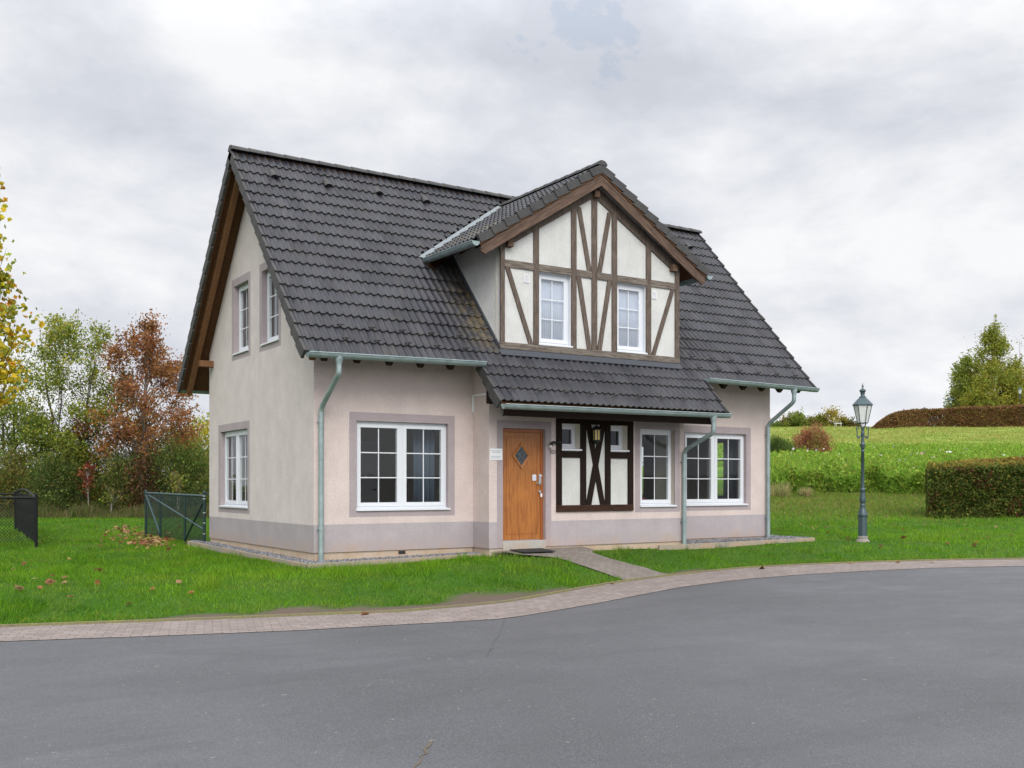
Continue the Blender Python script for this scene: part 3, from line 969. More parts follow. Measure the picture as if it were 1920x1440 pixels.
# walls of the dormer
YD = -.53
dpl = lambda sg: ((DXc, 0, DZ - .095), (sg * SD, 0, CD))
wall('dormer_wall', atY(YD), 3.53, 8.03, 3.66, 7.6, .16, [DW1 + (M['pvc'],), DW2 + (M['pvc'],)], [], M['white_render'], M['pvc'], HOUSE, [dpl(-1), dpl(1)])
main_up = ((0, RYc, RZ - .12), (0, ST, -CT))
wall('dormer_wall', atX(3.55, ROTL), -2.9, -YD - .005, 3.6, 7.6, .14, [], [], M['white_render'], M['pvc'], HOUSE, [dpl(-1), main_up])
wall('dormer_wall', atX(8.01, ROTR), YD + .005, 2.9, 3.6, 7.6, .14, [], [], M['white_render'], M['pvc'], HOUSE, [dpl(1), main_up])
# flashings
mb = MB()
ya, yb = -.55, 1.33
for x0, x1 in ((3.515, 3.556), (8.004, 8.045)):
    c = [(x0, ya, zroof(ya) + .02), (x1, ya, zroof(ya) + .02), (x1, yb, zroof(yb) + .02), (x0, yb, zroof(yb) + .02)]
    mb.hexa(c + [(x, y, z + .10) for x, y, z in c], M['lead'])
mb.hexa([(3.50, -.625, zroof(-.625) + .055), (8.06, -.625, zroof(-.625) + .055), (8.06, -.54, 3.72), (3.50, -.54, 3.72),
         (3.50, -.625, zroof(-.625) + .068), (8.06, -.625, zroof(-.625) + .068), (8.06, -.552, 3.792), (3.50, -.552, 3.792)], M['lead'])
mb.build('flashing', HOUSE)
# zinc valleys
mb = MB()
for sg in (-1, 1):
    xs = np.linspace(0.06, 2.93, 12); c = []
    for d in xs:
        x = DXc + sg * d; y = float(ycut(x))
        # edge on the main roof, centre, edge below the dormer tiles
        xo = x + sg * .13
        c.append(((xo, y - .02, zroof(y - .02) + .062), (x, y - .03, zdorm(x) + .028), (x - sg * .02, y - .11, zdorm(x - sg * .02) + .030)))
    for a, b in zip(c[:-1], c[1:]):
        mb.face([a[0], b[0], b[1], a[1]], M['valley']); mb.face([a[1], b[1], b[2], a[2]], M['valley'])
mb.build('valley_flashing', DROOF)

# timber frame of the dormer (every beam its own piece)
YT0, YT1 = -.562, -.515
def beam2(poly, m='timber', y0=YT0, y1=YT1, name='timber_beam'):
    a = sum(poly[i][0] * poly[(i + 1) % len(poly)][1] - poly[(i + 1) % len(poly)][0] * poly[i][1] for i in range(len(poly)))
    if a < 0: poly = poly[::-1]
    mb = MB(); mb.prism(poly, y0, y1, M[m]); return mb.build(name, HOUSE, .004)
rk = lambda x: 7.005 - .600 * abs(x - DXc)
def post(x0, x1, z0, z1=None):
    xm = DXc if x0 < DXc < x1 else None
    if z1 is None:
        pts = [(x0, z0), (x1, z0), (x1, rk(x1) + .02)] + ([(xm, rk(xm) + .02)] if xm else []) + [(x0, rk(x0) + .02)]
    else: pts = [(x0, z0), (x1, z0), (x1, z1), (x0, z1)]
    beam2(pts)
z0 = 3.924
for x0, x1 in ((3.526, 3.622), (4.287, 4.410), (5.192, 5.315), (5.70, 5.832), (6.215, 6.343), (7.120, 7.252), (7.92, 8.035)):
    post(x0, x1, z0)
beam2([(3.515, 3.795), (8.045, 3.795), (8.045, 3.922), (3.515, 3.922)], 'timber_grey')
for x0, x1 in ((3.622, 4.287), (4.410, 5.192), (5.315, 5.70), (5.832, 6.215), (6.343, 7.120), (7.252, 7.92)):
    beam2([(x0, 5.358), (x1, 5.358), (x1, 5.498), (x0, 5.498)], 'timber_grey', YT0 + .002)
for sg in (-1, 1):
    beam2([(DXc, rk(DXc)), (DXc + sg * 2.27, rk(DXc + 2.27)), (DXc + sg * 2.27, rk(DXc + 2.27) + .25), (DXc, rk(DXc) + .25)], 'timber', YT0 - .004)
def diag(xa, za, xb, zb, w=.105):
    beam2([(xa - w / 2, za), (xa + w / 2, za), (xb + w / 2, zb), (xb - w / 2, zb)], 'timber', YT0 + .003)
diag(3.685, 5.356, 4.225, z0); diag(5.375, 6.75, 5.642, 5.50); diag(6.155, 6.75, 5.892, 5.50)
diag(5.375, 5.356, 5.642, z0); diag(6.155, 5.356, 5.892, z0); diag(7.855, 5.356, 7.315, z0)
for x, z in ((3.70, 5.80), (DXc, 7.05), (7.84, 5.80)):
    mb = MB(); mb.box(x - .065, x + .065, -.655, -.52, z - .07, z + .08, M['barge']); mb.build('purlin_end', HOUSE, .008)
def fan_grille(x, z):
    mb = MB(); y = YD
    for a in ((-.06, .06, .075, .062), (-.06, .06, -.075, -.062)): mb.box(x + a[0], x + a[1], y - .014, y, z + min(a[2:]), z + max(a[2:]), M['white'])
    mb.box(x - .06, x - .047, y - .014, y, z - .062, z + .062, M['white']); mb.box(x + .047, x + .06, y - .014, y, z - .062, z + .062, M['white'])
    for k in range(6): mb.box(x - .047, x + .047, y - .008, y - .002, z - .055 + k * .02, z - .043 + k * .02, M['white'])
    mb.build('wall_grille', HOUSE)
fan_grille(4.134, 5.185); fan_grille(7.352, 5.185)

# ------------------------------------------------------------------ windows
def window(mw, op, rec=.085, nsash=2, cols=2, rws=3, fr=.05, sa=.072, sill=True, label=None, glassm=None, barw=.020, bot=.03):
    u0, u1, z0, z1 = op; m = M['pvc']
    mb = MB(); y0, y1 = rec, rec + .07
    zb = z0 + bot
    mb.box(u0, u1, y0, y1, z1 - fr, z1, m); mb.box(u0, u1, y0, y1, z0, zb + fr, m)
    mb.box(u0, u0 + fr, y0, y1, zb + fr, z1 - fr, m); mb.box(u1 - fr, u1, y0, y1, zb + fr, z1 - fr, m)
    ce = [(u0 + fr, u1 - fr)]
    if nsash == 2:
        c = (u0 + u1) / 2; mb.box(c - .032, c + .032, y0, y1, zb + fr, z1 - fr, m)
        ce = [(u0 + fr, c - .032), (c + .032, u1 - fr)]
    o = mb.build('window', HOUSE, .004); o.matrix_local = mw
    if label: o['label'] = label
    ms, mp, mg = MB(), MB(), MB()
    for a, b in ce:
        a0, b0, c0, d0 = a - .008, b + .008, zb + fr - .008, z1 - fr + .008; ys = y0 - .013
        ms.box(a0, b0, ys, y1 - .01, d0 - sa, d0, m); ms.box(a0, b0, ys, y1 - .01, c0, c0 + sa, m)
        ms.box(a0, a0 + sa, ys, y1 - .01, c0 + sa, d0 - sa, m); ms.box(b0 - sa, b0, ys, y1 - .01, c0 + sa, d0 - sa, m)
        ga, gb, gc, gd = a0 + sa, b0 - sa, c0 + sa, d0 - sa; yg = y0 + .018
        mp.face([(ga, yg, gc), (gb, yg, gc), (gb, yg, gd), (ga, yg, gd)], glassm or M['glass'])
        for k in range(1, cols):
            x = ga + (gb - ga) * k / cols; mg.box(x - barw / 2, x + barw / 2, yg - .006, yg - .001, gc, gd, m)
        for k in range(1, rws):
            z = gc + (gd - gc) * k / rws; mg.box(ga, gb, yg - .0075, yg - .0015, z - barw / 2, z + barw / 2, m)
    ms.build('sash', o, .003); mp.build('pane', o)
    if cols > 1 or rws > 1: mg.build('glazing_bars', o)
    if sill:
        s = MB(); e = .035
        s.hexa([(u0 - .01, -e, z0 - .006), (u1 + .035, -e, z0 - .006), (u1 + .035, y0 - .002, z0 + .012), (u0 - .01, y0 - .002, z0 + .012),
                (u0 - .01, -e, z0 + .026), (u1 + .035, -e, z0 + .026), (u1 + .035, y0 - .002, z0 + .044), (u0 - .01, y0 - .002, z0 + .044)], m)
        s.build('sill', o, .003)
    return o
window(atY(0), W1, label='white double window of the ground floor, left of the door')
window(atY(0), W3, label='white double window of the ground floor at the right end')
window(atY(BY), W2, .09, 1, label='narrow white window right of the timber panel')
window(atX(0, ROTL), GL, .10, 2, label='white double window on the ground floor of the gable')
window(atX(0, ROTL), GU1, .11, 1, label='upper gable window further from the front corner')
window(atX(0, ROTL), GU2, .11, 1, label='upper gable window nearer the front corner')
window(atY(BY), SW1, .15, 1, 1, 1, .055, .055, glassm=M['glass_dim'], label='small square window beside the door')
window(atY(BY), SW2, .15, 1, 1, 1, .055, .055, glassm=M['glass_dim'], label='small square window right of the lantern')
window(atY(YD), DW1, .085, 1, glassm=M['glass_up'], label='left window of the timbered dormer')
window(atY(YD), DW2, .085, 1, glassm=M['glass_up'], label='right window of the timbered dormer')
window(atX(XR, ROTR), RW1, .10, 1); window(atX(XR, ROTR), RW2, .10, 1)
window(Matrix.Translation((0, YB, 0)) @ ROTB, (-5.2, -3.2, .1, 2.3), .1, 2)

# ------------------------------------------------------------------ door
a, b, c, d = DOOR; yf = BY + .095
mb = MB(); DW = M['door']
mb.box(a + .04, b - .065, yf, yf + .05, c + .012, d - .075, DW)
# slim raised bead that outlines the inner panel
pa, pb, pc, pd = 3.70, 4.395, .265, 2.115
for x0, x1, zz0, zz1 in ((pa, pb, pd, pd + .012), (pa, pb, pc - .012, pc), (pa - .012, pa, pc - .012, pd + .012), (pb, pb + .012, pc - .012, pd + .012)):
    mb.box(x0, x1, yf - .006, yf - .001, zz0, zz1, M['doorframe'])
DOORO = mb.build('door', HOUSE, .003)
mb = MB(); F_ = M['doorframe']
mb.box(a, a + .038, yf - .012, yf + .07, c, d, F_); mb.box(b - .062, b, yf - .012, yf + .07, c, d, F_); mb.box(a + .038, b - .062, yf - .012, yf + .07, d - .072, d, F_)
mb.box(a + .038, b - .062, yf + .004, yf + .07, c, c + .010, M['steel'])
mb.build('door_frame', DOORO, .003)
dcx, dcz = 4.03, 1.765; hw, hh = .215, .255; gw, gh = .150, .190
mb = MB()
Dm = [(dcx - 1, dcz)]
out = [(dcx, dcz + hh), (dcx + hw, dcz), (dcx, dcz - hh), (dcx - hw, dcz)]; inn = [(dcx, dcz + gh), (dcx + gw, dcz), (dcx, dcz - gh), (dcx - gw, dcz)]
for k in range(4):
    l = (k + 1) % 4
    mb.face([(out[k][0], yf - .022, out[k][1]), (out[l][0], yf - .022, out[l][1]), (inn[l][0], yf - .014, inn[l][1]), (inn[k][0], yf - .014, inn[k][1])], DW)
    mb.face([(out[k][0], yf - .001, out[k][1]), (out[l][0], yf - .001, out[l][1]), (out[l][0], yf - .022, out[l][1]), (out[k][0], yf - .022, out[k][1])], F_)
    mb.face([(inn[k][0], yf - .014, inn[k][1]), (inn[l][0], yf - .014, inn[l][1]), (inn[l][0], yf - .002, inn[l][1]), (inn[k][0], yf - .002, inn[k][1])], F_)
mb.build('diamond_frame', DOORO)
def _dg(nt, b):
    g = G(nt); p = g.pos()
    br = g.n('ShaderNodeTexVoronoi', feature='DISTANCE_TO_EDGE'); g.l(g.mapping(p, (1, 1, 1)), br.inputs['Vector']); br.inputs['Scale'].default_value = 11
    c = g.mix(g.range(br.outputs['Distance'], .0, .06), (.12, .13, .135), (.022, .030, .036)); g.l(c, b.inputs['Base Color'])
    g.bump(g.noise(p, 60, 3, .6), b, .4, .004)
M['doorglass'] = mat('leaded_door_glass', (.03, .04, .045), .12, 0, .6, _dg)
mb = MB(); mb.face([(x, yf - .004, z) for x, z in reversed(inn)], M['doorglass']); mb.build('door_glass', DOORO)
mb = MB(); hx = 4.463
mb.box(hx - .03, hx + .03, yf - .022, yf - .001, 1.205, 1.415, M['steel']); mb.tube([(hx, yf - .02, 1.245), (hx, yf - .06, 1.245), (hx - .03, yf - .065, 1.243), (hx - .115, yf - .062, 1.24)], .011, M['steel'], 8)
mb.lathe([(0, .0), (.026, 0), (.026, .02), (0, .022)], M['white'], 12, (hx + .005, yf - .03, 1.365))
mb.build('door_handle', DOORO, .006)
mb = MB(); mb.tube([(hx - .012, yf - .001, 1.07), (hx - .012, yf - .028, 1.07)], .028, M['steel'], 14); mb.box(hx - .006, hx + .03, yf - .045, yf - .03, .965, 1.035, M['white'])
mb.tube([(hx - .012, yf - .03, 1.066), (hx + .012, yf - .038, 1.035)], .004, M['steel'], 5); mb.build('door_lock', DOORO)
mb = MB(); mb.box(4.288, 4.372, yf - .018, yf - .001, 1.285, 1.40, M['white']); mb.box(4.298, 4.362, yf - .0195, yf - .017, 1.30, 1.385, mat('pale_sticker', (.55, .58, .68), .5)); mb.build('key_pad', DOORO, .003)

# ------------------------------------------------------------------ dark timber panel in the bay
yp0, yp1 = BY - .034, BY + .02
def dark(poly, dy=0.0, m='timber_dark'): return beam2(poly, m, yp0 + dy, yp1)
def rect(x0, x1, z0, z1): return [(x0, z0), (x1, z0), (x1, z1), (x0, z1)]
dark(rect(4.785, 6.72, .672, .80), -.006, 'timber_worn'); dark(rect(4.785, 6.72, 2.412, 2.505), -.002)
for x0, x1 in ((4.785, 4.912), (5.372, 5.508), (5.992, 6.126), (6.583, 6.72)): dark(rect(x0, x1, .802, 2.41))
dark(rect(4.914, 5.370, 1.74, 1.868), .003); dark(rect(6.128, 6.581, 1.74, 1.868), .003)
dark([(5.509, 2.41), (5.632, 2.41), (5.991, .802), (5.868, .802)], .006); dark([(5.868, 2.41), (5.991, 2.41), (5.632, .802), (5.509, .802)], -.004)
# fascia and soffit below the porch gutter
mb = MB(); mb.box(3.10, 8.20, -1.375, -1.33, 2.455, 2.60, M['timber_dark']); mb.box(3.52, 8.20, -1.33, BY - .04, 2.51, 2.535, M['timber_dark'])
mb.build('porch_fascia', HOUSE)

# ------------------------------------------------------------------ gutters and pipes
def gutter(x0, x1, y, z0, z1, parent=HOUSE, axis='x', nb=None, r=.084):
    """half-round channel; z0/z1 = rim height at both ends"""
    mb = MB(); Nn = 11; m = M['zinc']
    L = abs(x1 - x0)
    def ring(t, rr, tz=0):
        x = x0 + (x1 - x0) * t; z = z0 + (z1 - z0) * t + tz
        P_ = []
        for k in range(Nn):
            th = math.pi * k / (Nn - 1)
            P_.append((x, y - rr * math.cos(th), z - rr * math.sin(th)) if axis == 'x' else (y - rr * math.cos(th), x, z - rr * math.sin(th)))
        return P_
    a, b = ring(0, r), ring(1, r)
    mb.idx(a + b, [(k, k + 1, Nn + k + 1, Nn + k) for k in range(Nn - 1)], m, True)
    a2, b2 = ring(0, r - .006), ring(1, r - .006)
    mb.idx(a2 + b2, [(Nn + k, Nn + k + 1, k + 1, k) for k in range(Nn - 1)], m, True)
    mb.face(a, m); mb.face(b[::-1], m)
    for e_ in (0, 1):
        A = Vector(a[0 if e_ == 0 else -1]); Bv = Vector(b[0 if e_ == 0 else -1])
        mb.tube([A, Bv], .011, m, 6)
    g_ = mb.build('gutter', parent)
    nb = nb or int(L / .64)
    for k in range(nb + 1):
        mb = MB()
        t = (k + .35) / (nb + .7); dt_ = .011 / L
        p, q = ring(t - dt_, r + .004), ring(t + dt_, r + .004)
        mb.idx(p + q, [(j, j + 1, Nn + j + 1, Nn + j) for j in range(Nn - 1)], m, True)
        p2, q2 = ring(t - dt_, r + .0005), ring(t + dt_, r + .0005)
        mb.idx(p + p2, [(j + 1, j, Nn + j, Nn + j + 1) for j in range(Nn - 1)], M['lead']); mb.idx(q + q2, [(j, j + 1, Nn + j + 1, Nn + j) for j in range(Nn - 1)], M['lead'])
        mb.build('gutter_bracket', g_)
    return g_
gutter(-.455, 2.985, -.862, 3.412, 3.462); gutter(8.545, 12.0, -.862, 3.472, 3.432); gutter(2.965, 8.51, -1.545, 2.642, 2.668)
gutter(DY0 - .03, 1.16, 2.845, 5.70, 5.722, HOUSE, 'y', 3); gutter(DY0 - .03, 1.16, 8.695, 5.70, 5.722, HOUSE, 'y', 3)
gutter(-.455, 12.0, 2 * RYc + .862, 3.42, 3.42)
def pipe(x, yg, zg, yw, zb, drop1=.22, run=None, zlow=None):
    m = M['zinc']; mb = MB(); r = .046
    dy = yw - yg
    zt = zg - .06
    za = zt - drop1; zl = zlow
    # funnel
    mb.tube([(x, yg, zt + .02), (x, yg, zt - .05), (x, yg, zt - .10), (x, yg, zt - .12)], [.074, .070, .052, .050], m, 16)
    pts = [(x, yg, zt - .11), (x, yg, za + .06)]
    for k in range(1, 7):
        t = k / 6; pts.append((x, yg + dy * .10 * t * t, za + .06 - .10 * t))
    e0 = Vector(pts[-1]); e1 = Vector((x, yw - dy * .10, zl + .07))
    pts.append(tuple(e0.lerp(e1, .5))); pts.append(tuple(e1))
    for k in range(1, 7):
        t = k / 6; pts.append((x, yw - dy * .10 * (1 - t) ** 2, zl + .07 - .13 * t))
    pts.append((x, yw, zb))
    mb.tube(pts, r, m, 16)
    o = mb.build('downpipe', HOUSE)
    mb = MB()
    for z in (zl - .22, .42):
        mb.tube([(x, yw, z - .014), (x, yw, z + .014)], r + .007, m, 16)
        mb.box(x - .052, x - .04, yw - .008, yw + .10, z - .012, z + .012, m)
    mb.tube([(x, yw, zl - .12), (x, yw, zl - .10)], r + .004, m, 16)
    mb.build('pipe_clip', o)
    return o
pipe(.105, -.862, 3.42, -.075, -.22, .29, zlow=2.53); pipe(11.235, -.862, 3.44, -.075, -.06, .29, zlow=2.60)
pipe(8.075, -1.545, 2.666, BY - .075, -.12, .33, zlow=1.90)
# cable duct in the inner corner of the bay
mb = MB(); m = M['white']
mb.box(BX0 - .034, BX0 - .001, -.56, -.008, 2.90, 2.935, m); mb.box(BX0 - .034, BX0 - .001, -.042, -.008, 2.60, 2.90, m); mb.build('cable_duct', HOUSE, .004)

# ================================================================== things on and around the house
def text_mesh(body, size, m, extr=.003):
    cu = bpy.data.curves.new('txt', 'FONT'); cu.body = body; cu.size = size; cu.extrude = extr; cu.align_x = 'CENTER'; cu.align_y = 'CENTER'
    o = bpy.data.objects.new('txt', cu); COL.objects.link(o)
    bpy.context.view_layer.update()
    me = bpy.data.meshes.new_from_object(o.evaluated_get(bpy.context.evaluated_depsgraph_get()))
    bpy.data.objects.remove(o); bpy.data.curves.remove(cu)
    me.materials.clear(); me.materials.append(m)
    return me
me = text_mesh('101', .125, M['black'])
o = bpy.data.objects.new('house_number', me); COL.objects.link(o); o.rotation_euler = (R_(90), 0, 0); o.location = (4.703, BY - .006, 1.842); o.scale = (.92, 1, 1)
tag(o, 'black house number 101 fixed to the wall between the door and the timber panel', 'house number')
# paper notice left of the door
mb = MB(); mb.box(3.262, 3.540, BY - .008, BY - .001, 1.672, 1.888, M['white']); NS = mb.build('notice_sign', None)
tag(NS, 'white notice sheet with lines of print on the wall left of the orange door', 'sign')
mb = MB()
rng = random.Random(3)
for z, x0, x1 in ((1.842, 3.275, 3.525), (1.815, 3.31, 3.49), (1.738, 3.285, 3.51), (1.710, 3.285, 3.515)):
    x = x0
    while x < x1:
        w_ = rng.uniform(.018, .05); mb.box(x, min(x + w_, x1), BY - .0092, BY - .0082, z - .0045, z + .0045, M['ink']); x += w_ + .009
mb.build('print_lines', NS)

# wall lantern in the timber cross
LN = empty('wall_lantern', (5.705, BY - .11, 2.0), 0, 'small black wall lantern with amber glass in the timber cross beside the door', 'lantern')
mb = MB(); K = M['black']
mb.lathe([(0, .415), (.012, .40), (.02, .385), (.055, .36), (.105, .315), (.108, .302), (.07, .30)], K, 8, smooth=False)
mb.lathe([(.07, .095), (.085, .10), (.088, .085), (.055, .06), (.035, .03), (.028, .012), (0, .004)], K, 8, smooth=False)
for k in range(8):
    t = 2 * math.pi * (k + .5) / 8; mb.beam((.078 * math.cos(t), .078 * math.sin(t), .095), (.078 * math.cos(t), .078 * math.sin(t), .305), (.006, 0, 0), (0, .006, 0), K)
mb.box(-.03, .03, .068, .074, .06, .30, K); mb.box(-.012, .012, .03, .070, .03, .055, K)
mb.build('lantern_frame', LN)
mb = MB(); mb.lathe([(.072, .098), (.072, .302)], M['amber'], 8, smooth=False); mb.build('lantern_glass', LN)
# black spotlight on the panel edge
SP = empty('wall_spotlight', (4.85, BY - .04, 2.03), 0, 'little black spotlight on an arm above the house number', 'lamp')
mb = MB(); mb.lathe([(0, -.035), (.03, -.03), (.03, .03), (0, .035)], K, 10); mb.tube([(0, -.01, 0), (-.08, -.03, .0), (-.20, -.055, .0)], [.018, .018, .026], K, 8)
mb.tube([(-.20, -.055, .0), (-.245, -.065, -.025), (-.255, -.07, -.07)], [.026, .034, .030], K, 8); mb.build('lamp_arm', SP)
mb = MB(); mb.lathe([(0, -.112), (.018, -.107), (.028, -.09), (.026, -.06)], M['frost'], 10, (-.268, -.073, 0)); mb.build('lamp_glass', SP)
# door mat
mb = MB(); mz = -.005
_mc = [(3.62, -1.19), (4.36, -1.19), (4.36, -.72), (3.62, -.72)]
def matz(x, y): return gz(x, y) + .115 - .03 * max(0, (-.72 - y)) / .5
zz = [matz(*p) for p in _mc]
mb.hexa([(x, y, z) for (x, y), z in zip(_mc, zz)] + [(x, y, z + .016) for (x, y), z in zip(_mc, zz)], M['rubber'])
tag(mb.build('door_mat', None, .004), 'flat black rubber mat on the paving before the orange door', 'door mat')

# ------------------------------------------------------------------ stone edging and gravel bed
mb = MB(); C_ = M['concrete']
def edge_run(x0, y0, x1, y1, z0, z1, n, t=.055):
    d = Vector((x1 - x0, y1 - y0)).normalized(); nn = Vector((-d.y, d.x)) * t / 2
    for k in range(n):
        a, b = k / n, (k + 1) / n - .004 / max(.1, math.hypot(x1 - x0, y1 - y0))
        xa, ya, xb, yb = x0 + (x1 - x0) * a, y0 + (y1 - y0) * a, x0 + (x1 - x0) * b, y0 + (y1 - y0) * b
        za, zb = z0 + (z1 - z0) * a, z0 + (z1 - z0) * b
        c = [(xa - nn.x, ya - nn.y), (xa + nn.x, ya + nn.y), (xb + nn.x, yb + nn.y), (xb - nn.x, yb - nn.y)]
        zt = [za, za, zb, zb]
        q = [(x, y, -.5) for x, y in c] + [(x, y, z) for (x, y), z in zip(c, zt)]
        q = [q[i] for i in (3, 2, 1, 0, 7, 6, 5, 4)]
        mb.hexa(q, C_)
edge_run(-.25, 7.1, -.25, -.355, -.10, -.155, 8); edge_run(-.278, -.39, 3.22, -.39, -.152, -.095, 4)
edge_run(7.35, -.68, 12.12, -.68, -.06, -.035, 5); edge_run(12.10, -.65, 12.10, 5.0, -.035, -.02, 5)
tag(mb.build('edging', None, .005), kind='structure')
def _grav(nt, b):
    g = G(nt); p = g.pos()
    a = g.n('ShaderNodeAttribute', attribute_name='Col'); g.l(a.outputs['Color'], b.inputs['Base Color'])
M['gravel'] = mat('grey_gravel', (.15, .15, .16), .9, 0, .3, _grav)
def gravel(regs):
    V, F, C = [], [], []
    octv = np.array([(1, 0, 0), (-1, 0, 0), (0, 1, 0), (0, -1, 0), (0, 0, 1), (0, 0, -1)], float)
    octf = np.array([(0, 2, 4), (2, 1, 4), (1, 3, 4), (3, 0, 4), (2, 0, 5), (1, 2, 5), (3, 1, 5), (0, 3, 5)])
    base = 0
    for x0, x1, y0, y1, zf, n in regs:
        q = np.array([(x0, y0, zf(x0, y0)), (x1, y0, zf(x1, y0)), (x1, y1, zf(x1, y1)), (x0, y1, zf(x0, y1))]); q[:, 2] -= .012
        V.append(q); F.append(np.array([(base, base + 1, base + 2), (base, base + 2, base + 3)])); C.append(np.full((4, 3), .06)); base += 4
        c = np.stack([NP.uniform(x0, x1, n), NP.uniform(y0, y1, n)], 1)
        z = np.array([zf(a, b) for a, b in c])
        s_ = NP.uniform(.011, .024, (n, 1, 1)) * NP.uniform(.6, 1.2, (n, 1, 3))
        ang = NP.uniform(0, 6.28, n); ca, sa = np.cos(ang), np.sin(ang)
        o_ = octv[None] * s_; o_ = o_ + NP.normal(0, .003, o_.shape)
        x = o_[..., 0] * ca[:, None] - o_[..., 1] * sa[:, None]; y = o_[..., 0] * sa[:, None] + o_[..., 1] * ca[:, None]
        pts = np.stack([x + c[:, :1], y + c[:, 1:], o_[..., 2] + z[:, None] + NP.uniform(-.006, .02, (n, 1))], -1).reshape(-1, 3)
        V.append(pts); F.append((octf[None] + (base + 6 * np.arange(n))[:, None, None]).reshape(-1, 3))
        g_ = NP.uniform(.05, .30, n) ** 1.0
        C.append(np.repeat(np.stack([g_, g_ * 1.0, g_ * 1.08], 1), 6, 0)); base += 6 * n
    return npmesh('gravel', np.concatenate(V), np.concatenate(F), M['gravel'], np.concatenate(C))
tag(gravel([(-.222, .02, -.35, 7.0, lambda x, y: -.165 + .055 * (y + .35) / 7.3, 5200), (.02, 3.22, -.362, .02, lambda x, y: -.165 + .05 * x / 3.2, 3600),
            (8.14, 12.07, -.652, .02, lambda x, y: -.052, 5500), (XR - .02, 12.07, .02, 4.9, lambda x, y: -.045, 3000)]), kind='stuff')

# ------------------------------------------------------------------ seen through the panes
def curtain(name_label, x0, x1, z0, z1, at, m, amp=.03, per=.11, along='x', split=None):
    n = 60; V, F = [], []
    for i in range(n + 1):
        t = x0 + (x1 - x0) * i / n; o_ = amp * math.sin(2 * math.pi * t / per) + .3 * amp * math.sin(5.3 * t / per)
        for z in (z0, z1):
            V.append((t, at + o_, z) if along == 'x' else (at + o_, t, z))
    F = [(2 * i, 2 * i + 2, 2 * i + 3, 2 * i + 1) for i in range(n)]
    mb = MB(); mb.idx(V, F, m, True); o = mb.build('curtain', None)
    s = o.modifiers.new('thick', 'SOLIDIFY'); s.thickness = .004
    return tag(o, name_label, 'curtain')
curtain('blue-grey curtain at the right side of the big window left of the door', 2.16, 2.62, .62, 2.5, .42, M['curtain_blue'])
curtain('white curtain behind the upper gable window nearest the roof edge', 1.72, 2.36, 3.85, 5.6, .42, M['curtain_white'], .02, .09, 'y')
curtain('white curtain behind the upper gable window further back', 3.50, 3.86, 3.85, 5.6, .42, M['curtain_white'], .02, .09, 'y')
curtain('sheer white curtain behind the left dormer window', 4.36, 5.28, 3.85, 5.5, -.385, M['curtain_sheer'], .006, .045)
curtain('sheer white curtain behind the right dormer window', 6.28, 7.18, 3.85, 5.5, -.385, M['curtain_sheer'], .006, .045)
curtain('dark curtain at the right side of the window at the end of the front', 10.28, 10.66, .62, 2.5, .42, mat('dark_curtain', (.035, .038, .045), .95))
curtain('grey curtain beside the downpipe behind the end window', 8.62, 9.02, .62, 2.5, .42, mat('grey_curtain', (.16, .15, .165), .95))
TB = empty('wooden_table', (9.75, 1.35, .10), 0, 'brown wooden table inside behind the end window', 'table')
mb = MB(); mb.box(-.75, .75, -.45, .45, .72, .76, M['oak_furn']); mb.build('table_top', TB, .005)
for sx in (-.68, .68):
    for sy in (-.38, .38):
        mb = MB(); mb.box(sx - .03, sx + .03, sy - .03, sy + .03, 0, .718, M['oak_furn']); mb.build('leg', TB)
FP = empty('flower_box', (7.13, BY + .36, .80), 0, 'dark red planter with a green plant inside the narrow window', 'planter')
mb = MB(); mb.hexa([(-.15, -.06, 0), (.15, -.06, 0), (.15, .06, 0), (-.15, .06, 0), (-.18, -.08, .13), (.18, -.08, .13), (.18, .08, .13), (-.18, .08, .13)], M['red_clay']); mb.build('box', FP, .006)
mb = MB(); mb.box(-.20, .20, -.09, .09, -.04, -.002, M['pvc']); mb.build('window_board', HOUSE).location = FP.location
mb = MB(); mb.box(.62, .74, .345, .40, 1.2, 1.5, M['oak_furn'])
mb = None

# ------------------------------------------------------------------ mesh fences by the garden
M['green_metal'] = mat('dark_green_metal', (.012, .035, .032), .45, .2)
M['green_light'] = mat('green_metal_rail', (.040, .078, .084), .5, .2)
M['black_metal'] = mat('black_coated_metal', (.005, .005, .006), .6, 0, .25)
def mesh_wires(mb, p0, p1, h0, h1, step, wd, m, diag=True):
    """chain-link between two ground points: thin flat wires"""
    p0, p1 = Vector(p0), Vector(p1); L = (p1 - p0).length; d = (p1 - p0) / L; H = h1 - h0
    nrm = Vector((0, 0, 1)).cross(d) * .0015
    def wire(a, za, b, zb):
        A = p0 + d * a + Vector((0, 0, za)); B = p0 + d * b + Vector((0, 0, zb))
        t = (B - A).normalized(); s_ = nrm.normalized().cross(t) * wd
        mb.face([A - s_, B - s_, B + s_, A + s_], m)
    if diag:
        x = -H
        while x < L:
            a, za, b, zb = x, h0, x + H, h1
            if a < 0: za = h0 - a; a = 0
            if b > L: zb = h1 - (b - L); b = L
            if zb > za: wire(a, za, b, zb); wire(L - a, za, L - b, zb)
            x += step
    else:
        z = h0
        while z <= h1: wire(0, z, L, z); z += step
        x = 0
        while x <= L: wire(x, h0, x, h1); x += step * 2.2
def gpt(px, w, dz=0.0):
    u = (px - 960) / 1920 * w; return uw(u, w, float(ground(u, w)) + dz)
